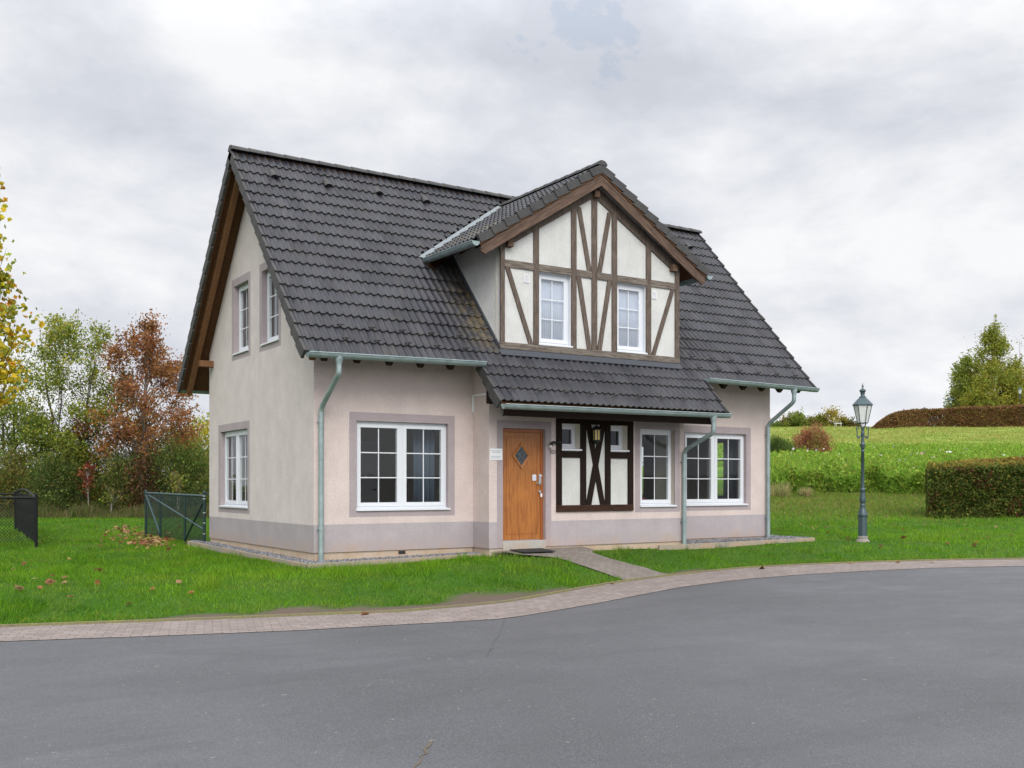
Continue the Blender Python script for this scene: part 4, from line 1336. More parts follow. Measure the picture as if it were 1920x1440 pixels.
# black fence at the left edge
BF = empty('black_wire_fence', gpt(68, 23), 0, 'black chain-link fence with a mesh gate standing on the lawn at the left edge', 'fence')
off = BF.location.copy()
P0 = gpt(68, 23) - off; P1 = gpt(51, 26.5) - off; P2 = gpt(36, 28.9) - off; P3 = gpt(29, 29.8) - off; Q0 = gpt(-170, 22.6) - off; Q3 = gpt(-160, 31) - off
mb = None
K = M['black_metal']
for p, hh, nm in ((P0, 1.19, 'post'), (P1, 1.10, 'post'), (P2, 1.16, 'post'), (P3, 1.12, 'post'), (Q0, 1.19, 'post'), (Q3, 1.15, 'post')):
    mb = MB(); mb.tube([p - Vector((0, 0, .2)), p + Vector((0, 0, hh))], .033, K, 10); mb.lathe([(.036, 0), (.036, .03), (.02, .045), (0, .05)], K, 10, tuple(p + Vector((0, 0, hh - .01)))); mb.build('post', BF)
for a, b, ha, hb in ((P0, Q0, 1.12, 1.12), (P3, Q3, 1.04, 1.04)):
    mb = MB(); mb.tube([a + Vector((0, 0, ha)), b + Vector((0, 0, hb))], .024, K, 8); mb.build('rail', BF)
mb = MB(); arc = []
for k in range(9):
    t = k / 8; arc.append(P0.lerp(P3, t) + Vector((0, 0, 1.10 + .14 * math.sin(math.pi * t))))
mb.tube(arc, .024, K, 8); mb.build('rail', BF)
mb = MB(); mesh_wires(mb, P0, Q0, .12, 1.1, .075, .0036, K); mb.build('wire_mesh', BF)
mb = MB(); mesh_wires(mb, P0 + (P1 - P0) * .02, P3, .10, 1.12, .045, .017, K); mb.build('wire_mesh', BF)
mb = MB(); mesh_wires(mb, P3, Q3, .10, 1.04, .075, .0018, K); mb.build('wire_mesh', BF)
# green mesh gate beside the house
GF = empty('green_mesh_gate', gpt(383, 23.4), 0, 'dark green mesh garden gate with slanting braces between lawn and house corner', 'gate')
off = GF.location.copy()
A0 = gpt(383, 23.4) - off; A1 = gpt(347, 24.6) - off; A2 = gpt(301, 26.3) - off; A3 = gpt(273.5, 27.4) - off
K = M['green_metal']
for p, hh, r in ((A0, 1.255, .036), (A1, 1.17, .030), (A2, 1.17, .030), (A3, 1.22, .034)):
    mb = MB(); mb.tube([p - Vector((0, 0, .2)), p + Vector((0, 0, hh))], r, K, 10); mb.lathe([(r + .004, 0), (r + .004, .03), (.01, .045), (0, .047)], K, 10, tuple(p + Vector((0, 0, hh - .01)))); mb.build('post', GF)
mb = MB()
for z in (1.10, 1.165, .78, .55, .30):
    mb.tube([A0 + Vector((0, 0, z)), A0 + Vector((0, 0, z + .02))], .0405, M['steel'], 10)
mb.build('post_clamp', GF)
up = lambda z: Vector((0, 0, z))
mb = MB(); mb.tube([A0 + up(1.175), A3 + up(1.175)], .026, M['green_light'], 8); mb.build('rail', GF)
mb = MB(); mb.tube([A0 + up(1.165), Vector((.02, YB + .15, -.15)) - off + up(1.165)], .02, K, 8); mb.build('rail', GF)
mb = MB(); mb.tube([A3 + up(1.14), A2 + up(.12)], .028, M['green_light'], 8); mb.build('brace', GF)
mb = MB(); mb.tube([A3.lerp(A0, .06) + up(1.12), A0 + up(.40)], .024, M['green_light'], 8); mb.build('brace', GF)
mb = MB(); mb.tube([A0 + up(1.08), A1 + up(.10)], .026, K, 8); mb.build('brace', GF)
mb = MB(); mesh_wires(mb, A3, A0, .10, 1.16, .030, .0088, K, False); mb.build('wire_mesh', GF)

# ------------------------------------------------------------------ street lamp
M['lampmetal'] = mat('blue_grey_cast_iron', (.055, .085, .095), .42, .25, .5)
M['lampbase'] = plaster('bare_metal_foot', (.30, .28, .26), .5)
def lamp_thing(loc, label):
    L = empty('street_lamp', loc, R_(-32.7), label, 'street lamp', 'old-fashioned lantern lamps')
    m = M['lampmetal']
    mb = MB()
    mb.lathe([(.165, -.05), (.165, .03), (.135, .06), (.115, .085), (.125, .105), (.125, .13), (.11, .145)], M['lampbase'], 10)
    mb.build('base', L)
    mb = MB()
    mb.lathe([(.108, .14), (.104, .17), (.104, .62), (.118, .635), (.122, .66), (.118, .69), (.108, .70)], m, 8, smooth=False)
    mb.lathe([(.106, .70), (.10, .73), (.075, .80), (.062, .86), (.066, .88), (.07, .90), (.066, .915), (.058, .925), (.058, .955), (.068, .97), (.074, 1.02), (.070, 1.08), (.058, 1.18), (.052, 1.24),
              (.060, 1.25), (.068, 1.265), (.068, 1.285), (.058, 1.30), (.046, 1.31), (.045, 1.33), (.036, 2.20), (.044, 2.205), (.044, 2.225), (.038, 2.23), (.038, 2.28), (.045, 2.285), (.046, 2.31), (.056, 2.36), (.062, 2.375), (.062, 2.40), (.045, 2.41),
              (.040, 2.45), (.036, 2.53), (.034, 2.60), (.042, 2.62), (.046, 2.67), (.036, 2.70), (.03, 2.74), (.042, 2.76), (.042, 2.80), (.03, 2.82)], m, 20)
    mb.build('post', L)
    for sg in (-1, 1):
        mb = MB(); pts = []
        for k in range(15):
            t = k / 14; pts.append((sg * (.05 + .135 * t + .03 * math.sin(t * 5)), 0, 2.585 - .045 * math.sin(t * math.pi) + .20 * t * t))
        c = pts[-1]
        for k in range(1, 9):
            a = k / 8 * 4.6; pts.append((c[0] - sg * .03 * (1 - math.cos(a)), 0, c[2] + .03 * math.sin(a) * .9))
        mb.tube(pts, .0125, m, 6)
        mb.tube([(sg * .04, 0, 2.60), (sg * .10, 0, 2.53), (sg * .13, 0, 2.545), (sg * .12, 0, 2.585), (sg * .09, 0, 2.58)], .014, m, 6)
        mb.build('scroll_arm', L)
    for k in range(4):
        t = math.pi / 2 * k + .4; ca, sa = math.cos(t), math.sin(t)
        mb = MB(); mb.tube([(.028 * ca, .028 * sa, 2.79), (.075 * ca, .075 * sa, 2.82), (.085 * ca, .085 * sa, 2.87), (.10 * ca, .10 * sa, 2.915)], .012, m, 6); mb.build('lantern_bracket', L)
    z0, z1, r0, r1 = 2.91, 3.345, .118, .215
    mb = MB()
    def hx(r, z): return [(r * math.cos(math.pi / 3 * k - .314), r * math.sin(math.pi / 3 * k - .314), z) for k in range(6)]
    A, B = hx(r0, z0), hx(r1, z1)
    for k in range(6):
        mb.tube([A[k], B[k]], .0105, m, 5); mb.tube([A[k], A[(k + 1) % 6]], .011, m, 5); mb.tube([B[k], B[(k + 1) % 6]], .013, m, 5)
    mb.face(hx(r0, z0 - .004), m)
    mb.build('lantern_frame', L)
    mb = MB()
    a, b = hx(r0 - .004, z0 + .005), hx(r1 - .004, z1 - .005)
    for k in range(6): mb.face([a[k], a[(k + 1) % 6], b[(k + 1) % 6], b[k]], M['frost'])
    mb.build('lantern_glass', L)
    mb = MB()
    mb.lathe([(.236, 3.335), (.240, 3.352), (.236, 3.366), (.075, 3.54), (.072, 3.55)], m, 6, smooth=False)
    mb.build('lantern_roof', L)
    mb = MB()
    mb.lathe([(.074, 3.54), (.082, 3.552), (.05, 3.565), (.046, 3.60), (.056, 3.66), (.068, 3.685), (.085, 3.69), (.08, 3.705), (.05, 3.735), (.018, 3.76), (.012, 3.785), (.024, 3.80), (.026, 3.815), (.012, 3.83), (.008, 3.87), (0, 3.885)], m, 14)
    mb.build('finial', L)
    # the lathe sides are offset by half a step, turn the roof to sit on the panes
    L.scale = (.955,) * 3
    return L
lu, lw = (1617.5 - 960) / 1920 * 23.9, 23.9
LAMP = lamp_thing(uw(lu, lw, float(ground(lu, lw)) - .01), 'tall blue-grey lantern lamp on the lawn right of the house')
for ch in LAMP.children:
    if ch.name.startswith('lantern_roof'): ch.rotation_euler = (0, 0, R_(30) - .314)
def far_lamp(px, w, ztop, label):
    u = (px - 960) / 1920 * w
    return copy_thing(LAMP, uw(u, w, ztop - 3.71), label)
far_lamp(1912.5, 109, 1.2028 + (909 - 722) * 109 / 1920, 'far lantern lamp behind the brown hedge at the right edge')
def mushroom(px, w, zt, label):
    u = (px - 960) / 1920 * w; L = empty('park_lamp', uw(u, w, zt - 3.6), 0, label, 'park lamp', 'flat-topped park lamps on the hill')
    m = M['lampmetal']; mb = MB(); mb.lathe([(.06, 0), (.055, 2.95), (.10, 3.0), (.10, 3.05), (.04, 3.08)], m, 10); mb.build('post', L)
    mb = MB(); mb.lathe([(.09, 3.06), (.13, 3.36)], M['frost'], 10); mb.build('lamp_glass', L)
    mb = MB(); mb.lathe([(.42, 3.36), (.42, 3.40), (.12, 3.50), (.03, 3.58), (0, 3.6)], m, 14); mb.build('lamp_shade', L)
    return L
mushroom(1782.5, 108, 1.2028 + (909 - 746) * 108 / 1920, 'flat-topped lamp beside the pale birch trunk behind the brown hedge')
mushroom(1733, 108, 1.2028 + (909 - 763) * 108 / 1920, 'flat-topped lamp just showing over the left part of the brown hedge')
# pale bench on the crest
bu_, bw_ = (1571 - 960) / 1920 * 101, 101
BN = empty('park_bench', uw(bu_, bw_, float(ground(bu_, bw_))), R_(-25), 'pale bench on the crest of the meadow before the far bushes', 'bench')
mb = MB(); mb.box(-.32, .32, -.2, .2, .40, .46, M['curtain_white']); mb.build('seat', BN)
for sx in (-.25, .25):
    mb = MB(); mb.box(sx - .05, sx + .05, -.18, .18, -.1, .398, M['concrete']); mb.build('leg', BN)

# ================================================================== plants
import zlib
def unit(v): return v / np.maximum(1e-9, np.linalg.norm(v, axis=-1, keepdims=True))
def quads(c, size, col, elong=1.7, nb=None, nbias=0.0, up=None):
    """leaf-shaped quads round the points c"""
    n = len(c); size = np.broadcast_to(np.asarray(size, float), (n,))
    d = unit(NP.normal(size=(n, 3)))
    nrm = unit(NP.normal(size=(n, 3)) + (0 if nb is None else nb * nbias))
    a = unit(np.cross(nrm, d)) if up is None else unit(up + NP.normal(0, .35, (n, 3)))
    b = unit(np.cross(nrm, a))
    A = a * (size * elong * .5)[:, None]; B = b * (size * .5)[:, None]
    k = NP.uniform(-.25, .25, (n, 1))
    v = np.stack([c - A, c + B + A * k, c + A, c - B + A * k], 1).reshape(-1, 3)
    f = np.arange(4 * n).reshape(n, 4)
    return v, f, np.repeat(col, 4, 0)
def palcol(n, pal, idx=None, jit=.22, keep=.6):
    cs = np.array([p[0] for p in pal]); w = np.array([p[1] for p in pal], float); w /= w.sum()
    k = NP.choice(len(cs), n, p=w)
    if idx is not None:
        m = NP.random(n) < keep; k = np.where(m, idx, k)
    c = cs[k] * np.exp(NP.normal(0, jit, (n, 1))) * np.exp(NP.normal(0, .06, (n, 3)))
    return np.clip(c, 0, .95)
def px_u(px, w): return (px - 960) / 1920 * w
def base_at(px, w, dz=0.0):
    u = px_u(px, w); return np.array(uw(u, w, float(ground(u, w)) + dz))
def zpx(py, w): return CAM.z + (909 - py) * w / 1920

def tree(name, label, cat, base, H, prof, ncl, nleaf, ls, rc, pal, tr=.10, stems=1, bark='bark', spread=.5, group=None, tlo=.2, twigs=.5, elong=1.6, lobed=False, jit=.22, tmin=0.0):
    global NP
    NP = np.random.default_rng(zlib.crc32(label.encode()) % 99991)
    base = np.asarray(base, float)
    root = empty(name, base, 0, label, cat, group)
    mb = MB(); m = M[bark]
    pt = np.array([p[0] for p in prof]); pr = np.array([p[1] for p in prof])
    ax = []
    for s in range(stems):
        an = NP.uniform(0, 6.28) + s * 6.28 / stems
        lean = np.array([math.cos(an), math.sin(an), 0]) * spread * (1 if stems > 1 else .25)
        L = []
        for k in range(9):
            t = k / 8
            L.append(np.array([0, 0, t * H * (.97 if s == 0 else NP.uniform(.80, .93))]) + lean * t ** .8 + np.append(NP.normal(0, .012 * H * .5, 2) * (t > 0), 0))
        L[0][2] = -.15
        ax.append(np.array(L))
        mb.tube([tuple(q) for q in L], [tr * (1 - .93 * (k / 8) ** .9) * (1 if s == 0 else .75) for k in range(9)], m, 7, False)
    def axis(s, t):
        A = ax[s]; x = t * 8; i = min(7, int(x)); return A[i] * (1 - (x - i)) + A[i + 1] * (x - i)
    cl, ci = [], []
    while len(cl) < ncl:
        t = NP.uniform(max(tlo, pt[0]), pt[-1]); r = np.interp(t, pt, pr)
        if NP.random() > (r / pr.max()) ** 1.2 + .06: continue
        th = NP.uniform(0, 6.28); q = NP.random() ** .5 * NP.uniform(.8, 1.12) * r
        s = NP.integers(stems)
        c = np.array([0, 0, t * H]) + (axis(s, min(1, t)) * [1, 1, 0]) * .6 + np.array([math.cos(th), math.sin(th), NP.normal(0, .08)]) * q
        cl.append(c); ci.append(s)
        tb = max(.06 + tmin, t - NP.uniform(.06, .16) - .35 * q / H)
        p0 = axis(s, tb); p1 = p0 * .45 + c * .55 + np.array([NP.normal(0, .05 * q), NP.normal(0, .05 * q), -.06 * q]); r0 = max(.008, tr * (1 - tb) * .36)
        mb.tube([tuple(p0), tuple(p0 * .72 + p1 * .28 + [0, 0, .03 * q]), tuple(p1), tuple(c)], [r0, r0 * .8, r0 * .5, .004 + .02 * r0], m, 5, False)
    cl = np.array(cl)
    per = max(1, nleaf // ncl)
    ptn = np.array([p[1] for p in pal], float); ptn /= ptn.sum()
    cidx = NP.choice(len(pal), ncl, p=ptn)
    dens = np.exp(NP.normal(0, .45, ncl)); dens /= dens.mean()
    P_, I_ = [], []
    for i in range(ncl):
        k = max(2, int(per * dens[i])); rr = rc * NP.uniform(.7, 1.25)
        P_.append(cl[i] + NP.normal(0, rr, (k, 3)) * [1, 1, .8]); I_.append(np.full(k, cidx[i]))
        if NP.random() < twigs:
            out = unit(cl[i] * [1, 1, 0] + np.array([NP.normal(0, .2), NP.normal(0, .2), pr.max() * NP.uniform(.3, 1.3)]))
            ln = rc * NP.uniform(1.6, 3.2); e = cl[i] + out * ln
            mb.tube([tuple(cl[i]), tuple(cl[i] + out * ln * .5 + NP.normal(0, .02, 3)), tuple(e)], [.008, .006, .003], m, 4, False)
            k2 = max(2, k // 6); tt = NP.uniform(.2, 1.05, (k2, 1))
            P_.append(cl[i] + out * ln * tt + NP.normal(0, ls * .8, (k2, 3))); I_.append(np.full(k2, cidx[i]))
    mb.build('trunk', root)
    P_ = np.concatenate(P_); I_ = np.concatenate(I_); n = len(P_)
    if nleaf > 0:
        col = palcol(n, pal, I_, jit)
        sz = ls * np.exp(NP.normal(0, .25, n))
        v, f, c = quads(P_, sz, col, elong)
        if lobed:
            v2, f2, c2 = quads(P_ + NP.normal(0, ls * .12, (n, 3)), sz * .9, col, elong); v = np.concatenate([v, v2]); f = np.concatenate([f, f2 + len(v2)]); c = np.concatenate([c, c2])
        npmesh('crown', v, f, M['leaf'], c, root)
    return root

def shrub(name, label, base, H, R, n, pal, ls=.05, lean=.35, long=1.0, group=None, cat='shrub', stems=14, feather=.5, ry=None):
    """bush: dome of foliage on many thin stems; feather = share of thin upright shoots"""
    global NP
    NP = np.random.default_rng(zlib.crc32(label.encode()) % 99991)
    base = np.asarray(base, float); root = empty(name, base, 0, label, cat, group)
    mb = MB(); ry = ry or R
    tips = []
    for k in range(stems):
        th = NP.uniform(0, 6.28); q = NP.random() ** .5
        e = np.array([math.cos(th) * q * R * .75, math.sin(th) * q * ry * .75, H * (1 - .35 * q ** 2) * NP.uniform(.7, 1.02)])
        mb.tube([(e[0] * .12, e[1] * .12, -.1), tuple(e * [.5, .5, .5] + NP.normal(0, .04, 3)), tuple(e)], [.022, .014, .004], M['bark'], 5, False)
        tips.append(e)
    tips = np.array(tips)
    mb.build('stems', root)
    nc = 90
    th = NP.uniform(0, 6.28, nc); q = NP.random(nc) ** .42; zf = NP.random(nc) ** .8
    rad = q * np.sqrt(np.clip(1 - (np.clip(zf - .35, 0, 1) / .68) ** 2, .05, 1))
    C = np.stack([np.cos(th) * rad * R, np.sin(th) * rad * ry, zf * H * .93 * (1 + .12 * NP.normal(size=nc))], 1)
    C = np.concatenate([C, tips])
    ci = NP.choice(len(pal), len(C), p=np.array([p[1] for p in pal]) / sum(p[1] for p in pal))
    w = np.exp(NP.normal(0, .5, len(C))); k = NP.choice(len(C), n, p=w / w.sum())
    P_ = C[k] + NP.normal(0, .13 * (R + H) / 2, (n, 3)); P_[:, 2] = np.abs(P_[:, 2]) + .02
    col = palcol(n, pal, ci[k], .25)
    nf = int(n * feather)
    v, f, c = quads(P_[nf:], ls * np.exp(NP.normal(0, .3, n - nf)), col[nf:], 1.7)
    if nf:
        upv = unit(P_[:nf] * [1 / R, 1 / ry, 0] * lean + [0, 0, 1])
        v2, f2, c2 = quads(P_[:nf], ls * .30, col[:nf], 11.0 * long, up=upv)
        f = np.concatenate([f, f2 + len(v)]); v = np.concatenate([v, v2]); c = np.concatenate([c, c2])
    npmesh('foliage', v, f, M['leaf'], c, root)
    return root

# palettes (real leaf colours)
G1, G2, G3 = (.200, .245, .036), (.135, .185, .034), (.280, .310, .052)
YE, OR_, RU, BR, DB = (.55, .36, .022), (.45, .18, .02), (.33, .135, .055), (.28, .135, .062), (.18, .088, .048)
DG, DG2, OL = (.070, .105, .027), (.115, .170, .038), (.220, .205, .052)

# near yellow maple, mostly outside the left edge
mb_ = base_at(-30, 24)
tree('maple_tree', 'yellow maple with large leaves at the left picture edge above the black fence', 'tree', mb_, zpx(283, 24) - mb_[2],
     [(.37, .6), (.45, .86), (.55, .92), (.63, .78), (.72, .48), (.82, .30), (.92, .20), (1.0, .12)], 60, 1500, .115, .18, [((.58, .44, .035), 4), ((.60, .30, .03), .9), ((.48, .42, .04), 3), ((.30, .33, .05), 2)], .10, 1, tlo=.37, twigs=.75, elong=1.15, lobed=True, tmin=.12)
# green poplars and the brown oak
tb = base_at(128, 42)
tree('poplar_tree', 'airy green poplar with several pale stems between the maple and the brown oak', 'tree', tb, zpx(588, 42) - tb[2],
     [(.22, 1.0), (.34, 1.7), (.5, 2.05), (.68, 2.0), (.82, 1.65), (.93, 1.0), (1, .3)], 140, 20000, .060, .25, [(G1, 3), (G2, 1.5), (G3, 2), ((.36, .33, .045), 1.6)], .085, 4, 'bark', 1.25, tlo=.22, twigs=.85, group='autumn trees beyond the garden')
tb = base_at(28, 43)
tree('poplar_tree', 'darker green poplar half hidden by the yellow maple', 'tree', tb, zpx(640, 43) - tb[2],
     [(.15, .9), (.35, 1.3), (.6, 1.4), (.8, 1.0), (1, .3)], 70, 7800, .062, .26, [(G2, 4), (G1, 2), (DG2, 2)], .10, 2, 'bark', .8, tlo=.15, twigs=.8, group='autumn trees beyond the garden')
tb = base_at(270, 42)
tree('oak_tree', 'russet brown oak standing left of the house gable', 'tree', tb, zpx(592, 42) - tb[2],
     [(.26, 1.0), (.33, 2.0), (.42, 2.35), (.52, 2.15), (.65, 1.9), (.78, 1.5), (.9, .85), (1, .2)], 140, 19000, .062, .22, [(RU, 4), (BR, 3.2), ((.36, .17, .05), 2.0), (DB, 1.0), ((.24, .15, .03), .6)], .12, 1, 'bark_pale', .3, tlo=.27, twigs=.85, group='autumn trees beyond the garden', tmin=.14)
tb = base_at(355, 47)
tree('maple_tree', 'low yellow-green tree between the brown oak and the house wall', 'tree', tb, zpx(788, 47) - tb[2],
     [(.2, 1.0), (.5, 1.5), (.8, 1.1), (1, .35)], 60, 9500, .065, .25, [((.55, .47, .05), 4), ((.32, .34, .05), 3), (OR_, .6)], .07, 2, 'bark', .5, tlo=.2, group='autumn trees beyond the garden')
tb = base_at(430, 50)
tree('poplar_tree', 'green tree standing behind the house gable', 'tree', tb, 4.4, [(.2, .9), (.5, 1.4), (.8, 1.0), (1, .3)], 50, 5000, .085, .28, [(G1, 3), (G2, 3)], .07, 2, 'bark', .5, tlo=.2, group='autumn trees beyond the garden')

SH = 'bushes along the back of the lawn'
def sh(px, w, ytop, hw, n, pal, label, name='broom_shrub', **k):
    b = base_at(px, w); return shrub(name, label, b, zpx(ytop, w) - b[2], hw / 1920 * w, n, pal, group=SH, **k)
DGs = [(DG, 4), (DG2, 3), (OL, 1)]
sh(-30, 40, 835, 75, 6000, [(OL, 3), (DG2, 2), ((.20, .14, .03), 1.5)], 'olive bush behind the black fence at the left edge')
sh(38, 41, 850, 50, 5000, [((.17, .13, .03), 3), (OL, 3), (DG2, 2)], 'yellowish bush straight behind the arched fence rail', 'autumn_shrub', feather=.2)
sh(100, 40, 850, 46, 8000, DGs, 'dark green broom bush right of the black fence')
sh(150, 42, 822, 44, 6000, [((.24, .17, .02), 3), (OL, 3), (DG2, 2)], 'yellow and green bush between the dark broom and the reddish sapling', 'autumn_shrub', feather=.1)
sh(205, 43, 835, 40, 5500, [(G2, 3), (DG2, 3), ((.20, .15, .02), 1.2)], 'green bush behind the small forked sapling', 'autumn_shrub', feather=.15)
sh(226, 40.6, 852, 40, 6500, [(OL, 2), (DG2, 3), (DG, 2), ((.11, .07, .03), 1)], 'olive broom bush left of the oak trunk')
sh(268, 43, 836, 44, 6500, [(DG2, 3), (G2, 2), (OL, 2)], 'green broom bush behind the oak trunk')
sh(268, 40.4, 862, 34, 2600, [((.15, .075, .035), 4), ((.09, .04, .025), 3), (DG2, 1)], 'bush with hanging brown leaves in front of the oak', 'autumn_shrub', feather=.25, ls=.06)
sh(318, 41, 830, 46, 8500, [(DG2, 4), (DG, 2), (OL, 1.4)], 'tall dark green broom bush behind the green mesh gate')
sh(368, 41.5, 840, 46, 8500, [(DG2, 4), (G2, 1.5), (OL, 1)], 'green broom bush touching the left edge of the house')
# saplings with bare stems
def sapling(px, w, ytop, label, pal, n, name='sapling', fork=2, hw=14):
    b = base_at(px, w); H = zpx(ytop, w) - b[2]
    tree(name, label, 'sapling', b, H, [(.4, .12), (.6, hw / 1920 * w), (.85, hw / 1920 * w * .8), (1, .05)], 16, n, .06, .10, pal, .026, fork, 'bark_pale', .16, 'young saplings before the bushes', tlo=.42, twigs=.3)
sapling(167, 39.5, 872, 'reddish sapling with thin pale stems before the yellow bush', [((.20, .045, .03), 4), (RU, 2)], 420)
sapling(206, 39.5, 915, 'small forked sapling with a pale stem between the reddish sapling and the oak trunk', [((.20, .16, .05), 3), (G1, 2)], 120, fork=2, hw=16)
sapling(335, 39.8, 885, 'thin light-leaved sapling behind the middle of the green gate', [(G3, 3), ((.20, .17, .05), 2)], 260)
# dense dark undergrowth and the rough grass below it
def stuff_np(name, v, f, m, c): return tag(npmesh(name, v, f, m, c), kind='stuff')
n = 36000
u = NP.uniform(-34, -2, n); w = NP.uniform(45, 50, n) ; zb = ground(u, w)
top = 1.2 + .9 * vnoise(u, w * 0, .55, 11) + .3 * vnoise(u, w, 1.9, 12)
P_ = np.stack([CAM.x + w * FX + u * RX, CAM.y + w * FY + u * RY, zb + top * NP.random(n) ** .8], 1)
v, f, c = quads(P_, .10 * np.exp(NP.normal(0, .3, n)), palcol(n, [(DG, 2), (DG2, 4), ((.12, .08, .04), 1.5), (OL, 2)]), 1.8)
stuff_np('undergrowth', v, f, M['leaf'], c)

def blades(u, w, h, wd, col, leanx=.35):
    n = len(u); z = ground(u, w)
    b = np.stack([CAM.x + w * FX + u * RX, CAM.y + w * FY + u * RY, z - .012], 1)
    th = NP.uniform(0, 6.28, n); dx = np.stack([np.cos(th), np.sin(th), 0 * th], 1) * wd[:, None] * .5
    ln = NP.normal(0, leanx, (n, 2)) * h[:, None]
    tip = b + np.stack([ln[:, 0], ln[:, 1], h], 1)
    v = np.stack([b - dx, b + dx, tip], 1).reshape(-1, 3)
    return v, np.arange(3 * n).reshape(n, 3), np.repeat(col, 3, 0)
def house_mask(u, w):
    x = CAM.x + w * FX + u * RX; y = CAM.y + w * FY + u * RY
    a = (x > -.30) & (x < 3.26) & (y > -.44) & (y < 7.1); b = (x > 3.2) & (x < 12.16) & (y > -.60 - .12 * (x > 7.3)) & (y < 6.5)
    return a | b
n = 800000
a = NP.uniform(-.92, .92, n); w = np.exp(NP.uniform(math.log(11.3), math.log(47), n)); u = a * w
d = w - Kf(u)
so_ = soil(u, w)
keep = (d > .07) & ~in_poly(u, w, PATHPOLY) & ~house_mask(u, w) & (NP.random(n) > so_ * 1.05) & ~((a > .2) & (w > 43))
u, w, a = u[keep], w[keep], a[keep]; n = len(u)
lo = .5 * vnoise(u, w, .8, 21) + .5 * vnoise(u, w, .3, 25); hi = vnoise(u, w, 4, 22); rough_z = ((a > .2) & (w > 33)) * 1.0
h = (.030 + .024 * lo + .024 * hi) * np.exp(NP.normal(0, .25, n)) * (1 + .6 * rough_z * hi)
wd = .0045 + .00042 * w
gc = np.stack([.036 + .095 * lo + .050 * hi, .125 + .140 * lo + .08 * hi, .008 + .008 * lo], 1)
ye = (vnoise(u, w, 2.6, 23) > .62)[:, None] * NP.uniform(0, 1, (n, 1))
gc = gc * (1 - .55 * ye) + np.array([.23, .27, .03]) * .55 * ye
gc = gc * (1 - .5 * rough_z[:, None] * NP.random((n, 1))) + rough_z[:, None] * np.array([.16, .14, .04]) * .5 * NP.random((n, 1))
# mowing stripes and darker tufts
gc *= np.exp(NP.normal(0, .30, (n, 1)))
wv = (vnoise(u, w, 1.5, 27) > .72) & (NP.random(n) < .5)
gc[wv] = np.array([.16, .25, .04]) * np.exp(NP.normal(0, .25, (wv.sum(), 1)))
h = h * (1 + .9 * (vnoise(u, w, 2.2, 28) > .74))
v, f, c = blades(u, w, h, wd, np.clip(gc, 0, 1), .45)
stuff_np('lawn_grass', v, f, M['grass'], c)
# coarse tufts along the kerb and beside the path
n = 9000
u = NP.uniform(-9, 14, n); w = Kf(u) + np.abs(NP.normal(0, .22, n)) + .05
k = (soil(u, w) < .5) & ~in_poly(u, w, PATHPOLY); u, w = u[k], w[k]; n = len(u)
v, f, c = blades(u, w, NP.uniform(.05, .12, n), np.full(n, .012), palcol(n, [((.11, .25, .018), 3), ((.20, .27, .035), 2)]), .7)
stuff_np('kerb_grass', v, f, M['grass'], c)
# rough dry grass below the bushes on the left
n = 26000
u = NP.uniform(-26, -8, n); w = NP.normal(38.9, .55, n)
v, f, c = blades(u, w, NP.uniform(.15, .55, n) * (.4 + vnoise(u, w, 1.3, 5)), np.full(n, .03), palcol(n, [((.15, .13, .055), 3), ((.08, .125, .025), 3), ((.22, .17, .08), 1)]), .3)
stuff_np('rough_grass', v, f, M['grass'], c)

# fallen leaves: the heap by the gate and singles over the lawn
def at_px(px, py):
    uu_, ww_ = [], []
    for x, y in zip(px, py):
        q = from_px(x, y, 18); uu_.append(q[0]); ww_.append(q[1])
    return np.array(uu_), np.array(ww_)
px_ = np.concatenate([NP.normal(283, 22, 170), NP.normal(245, 24, 70), NP.normal(235, 26, 40), NP.normal(318, 12, 20), NP.uniform(10, 560, 26), NP.uniform(0, 200, 7), NP.uniform(1460, 1900, 26)])
py_ = np.concatenate([NP.normal(1016, 6, 170), NP.normal(1010, 9, 70), NP.normal(996, 5, 40), NP.normal(1006, 7, 20), NP.uniform(985, 1140, 26), NP.uniform(1070, 1110, 7), NP.uniform(985, 1030, 26)])
u, w = at_px(px_, np.maximum(py_, 972))
k = (w - Kf(u) > .1) & ~house_mask(u, w); u, w = u[k], w[k]; n = len(u)
P_ = np.stack([CAM.x + w * FX + u * RX, CAM.y + w * FY + u * RY, ground(u, w) + NP.uniform(.035, .07, n)], 1)
us_ = NP.uniform(-8, 14, 7); ws_ = Kf(us_) - np.abs(NP.normal(0, .35, 7)) - .03
P_ = np.concatenate([P_, np.stack([CAM.x + ws_ * FX + us_ * RX, CAM.y + ws_ * FY + us_ * RY, zroad(us_, ws_) + .045], 1)]); n = len(P_)
col = palcol(n, [((.42, .27, .14), 3), ((.33, .16, .07), 3), ((.20, .085, .04), 3), ((.46, .36, .12), 1)])
v, f, c = quads(P_, .085 * np.exp(NP.normal(0, .3, n)), col, 1.4, np.tile([0, 0, 1.], (n, 1)), 2.6)
v2, f2, c2 = quads(P_ + [0, 0, .004], .075, col, 1.4, np.tile([0, 0, 1.], (n, 1)), 2.6)
stuff_np('fallen_leaves', np.concatenate([v, v2]), np.concatenate([f, f2 + len(v)]), M['leaf'], np.concatenate([c, c2]))

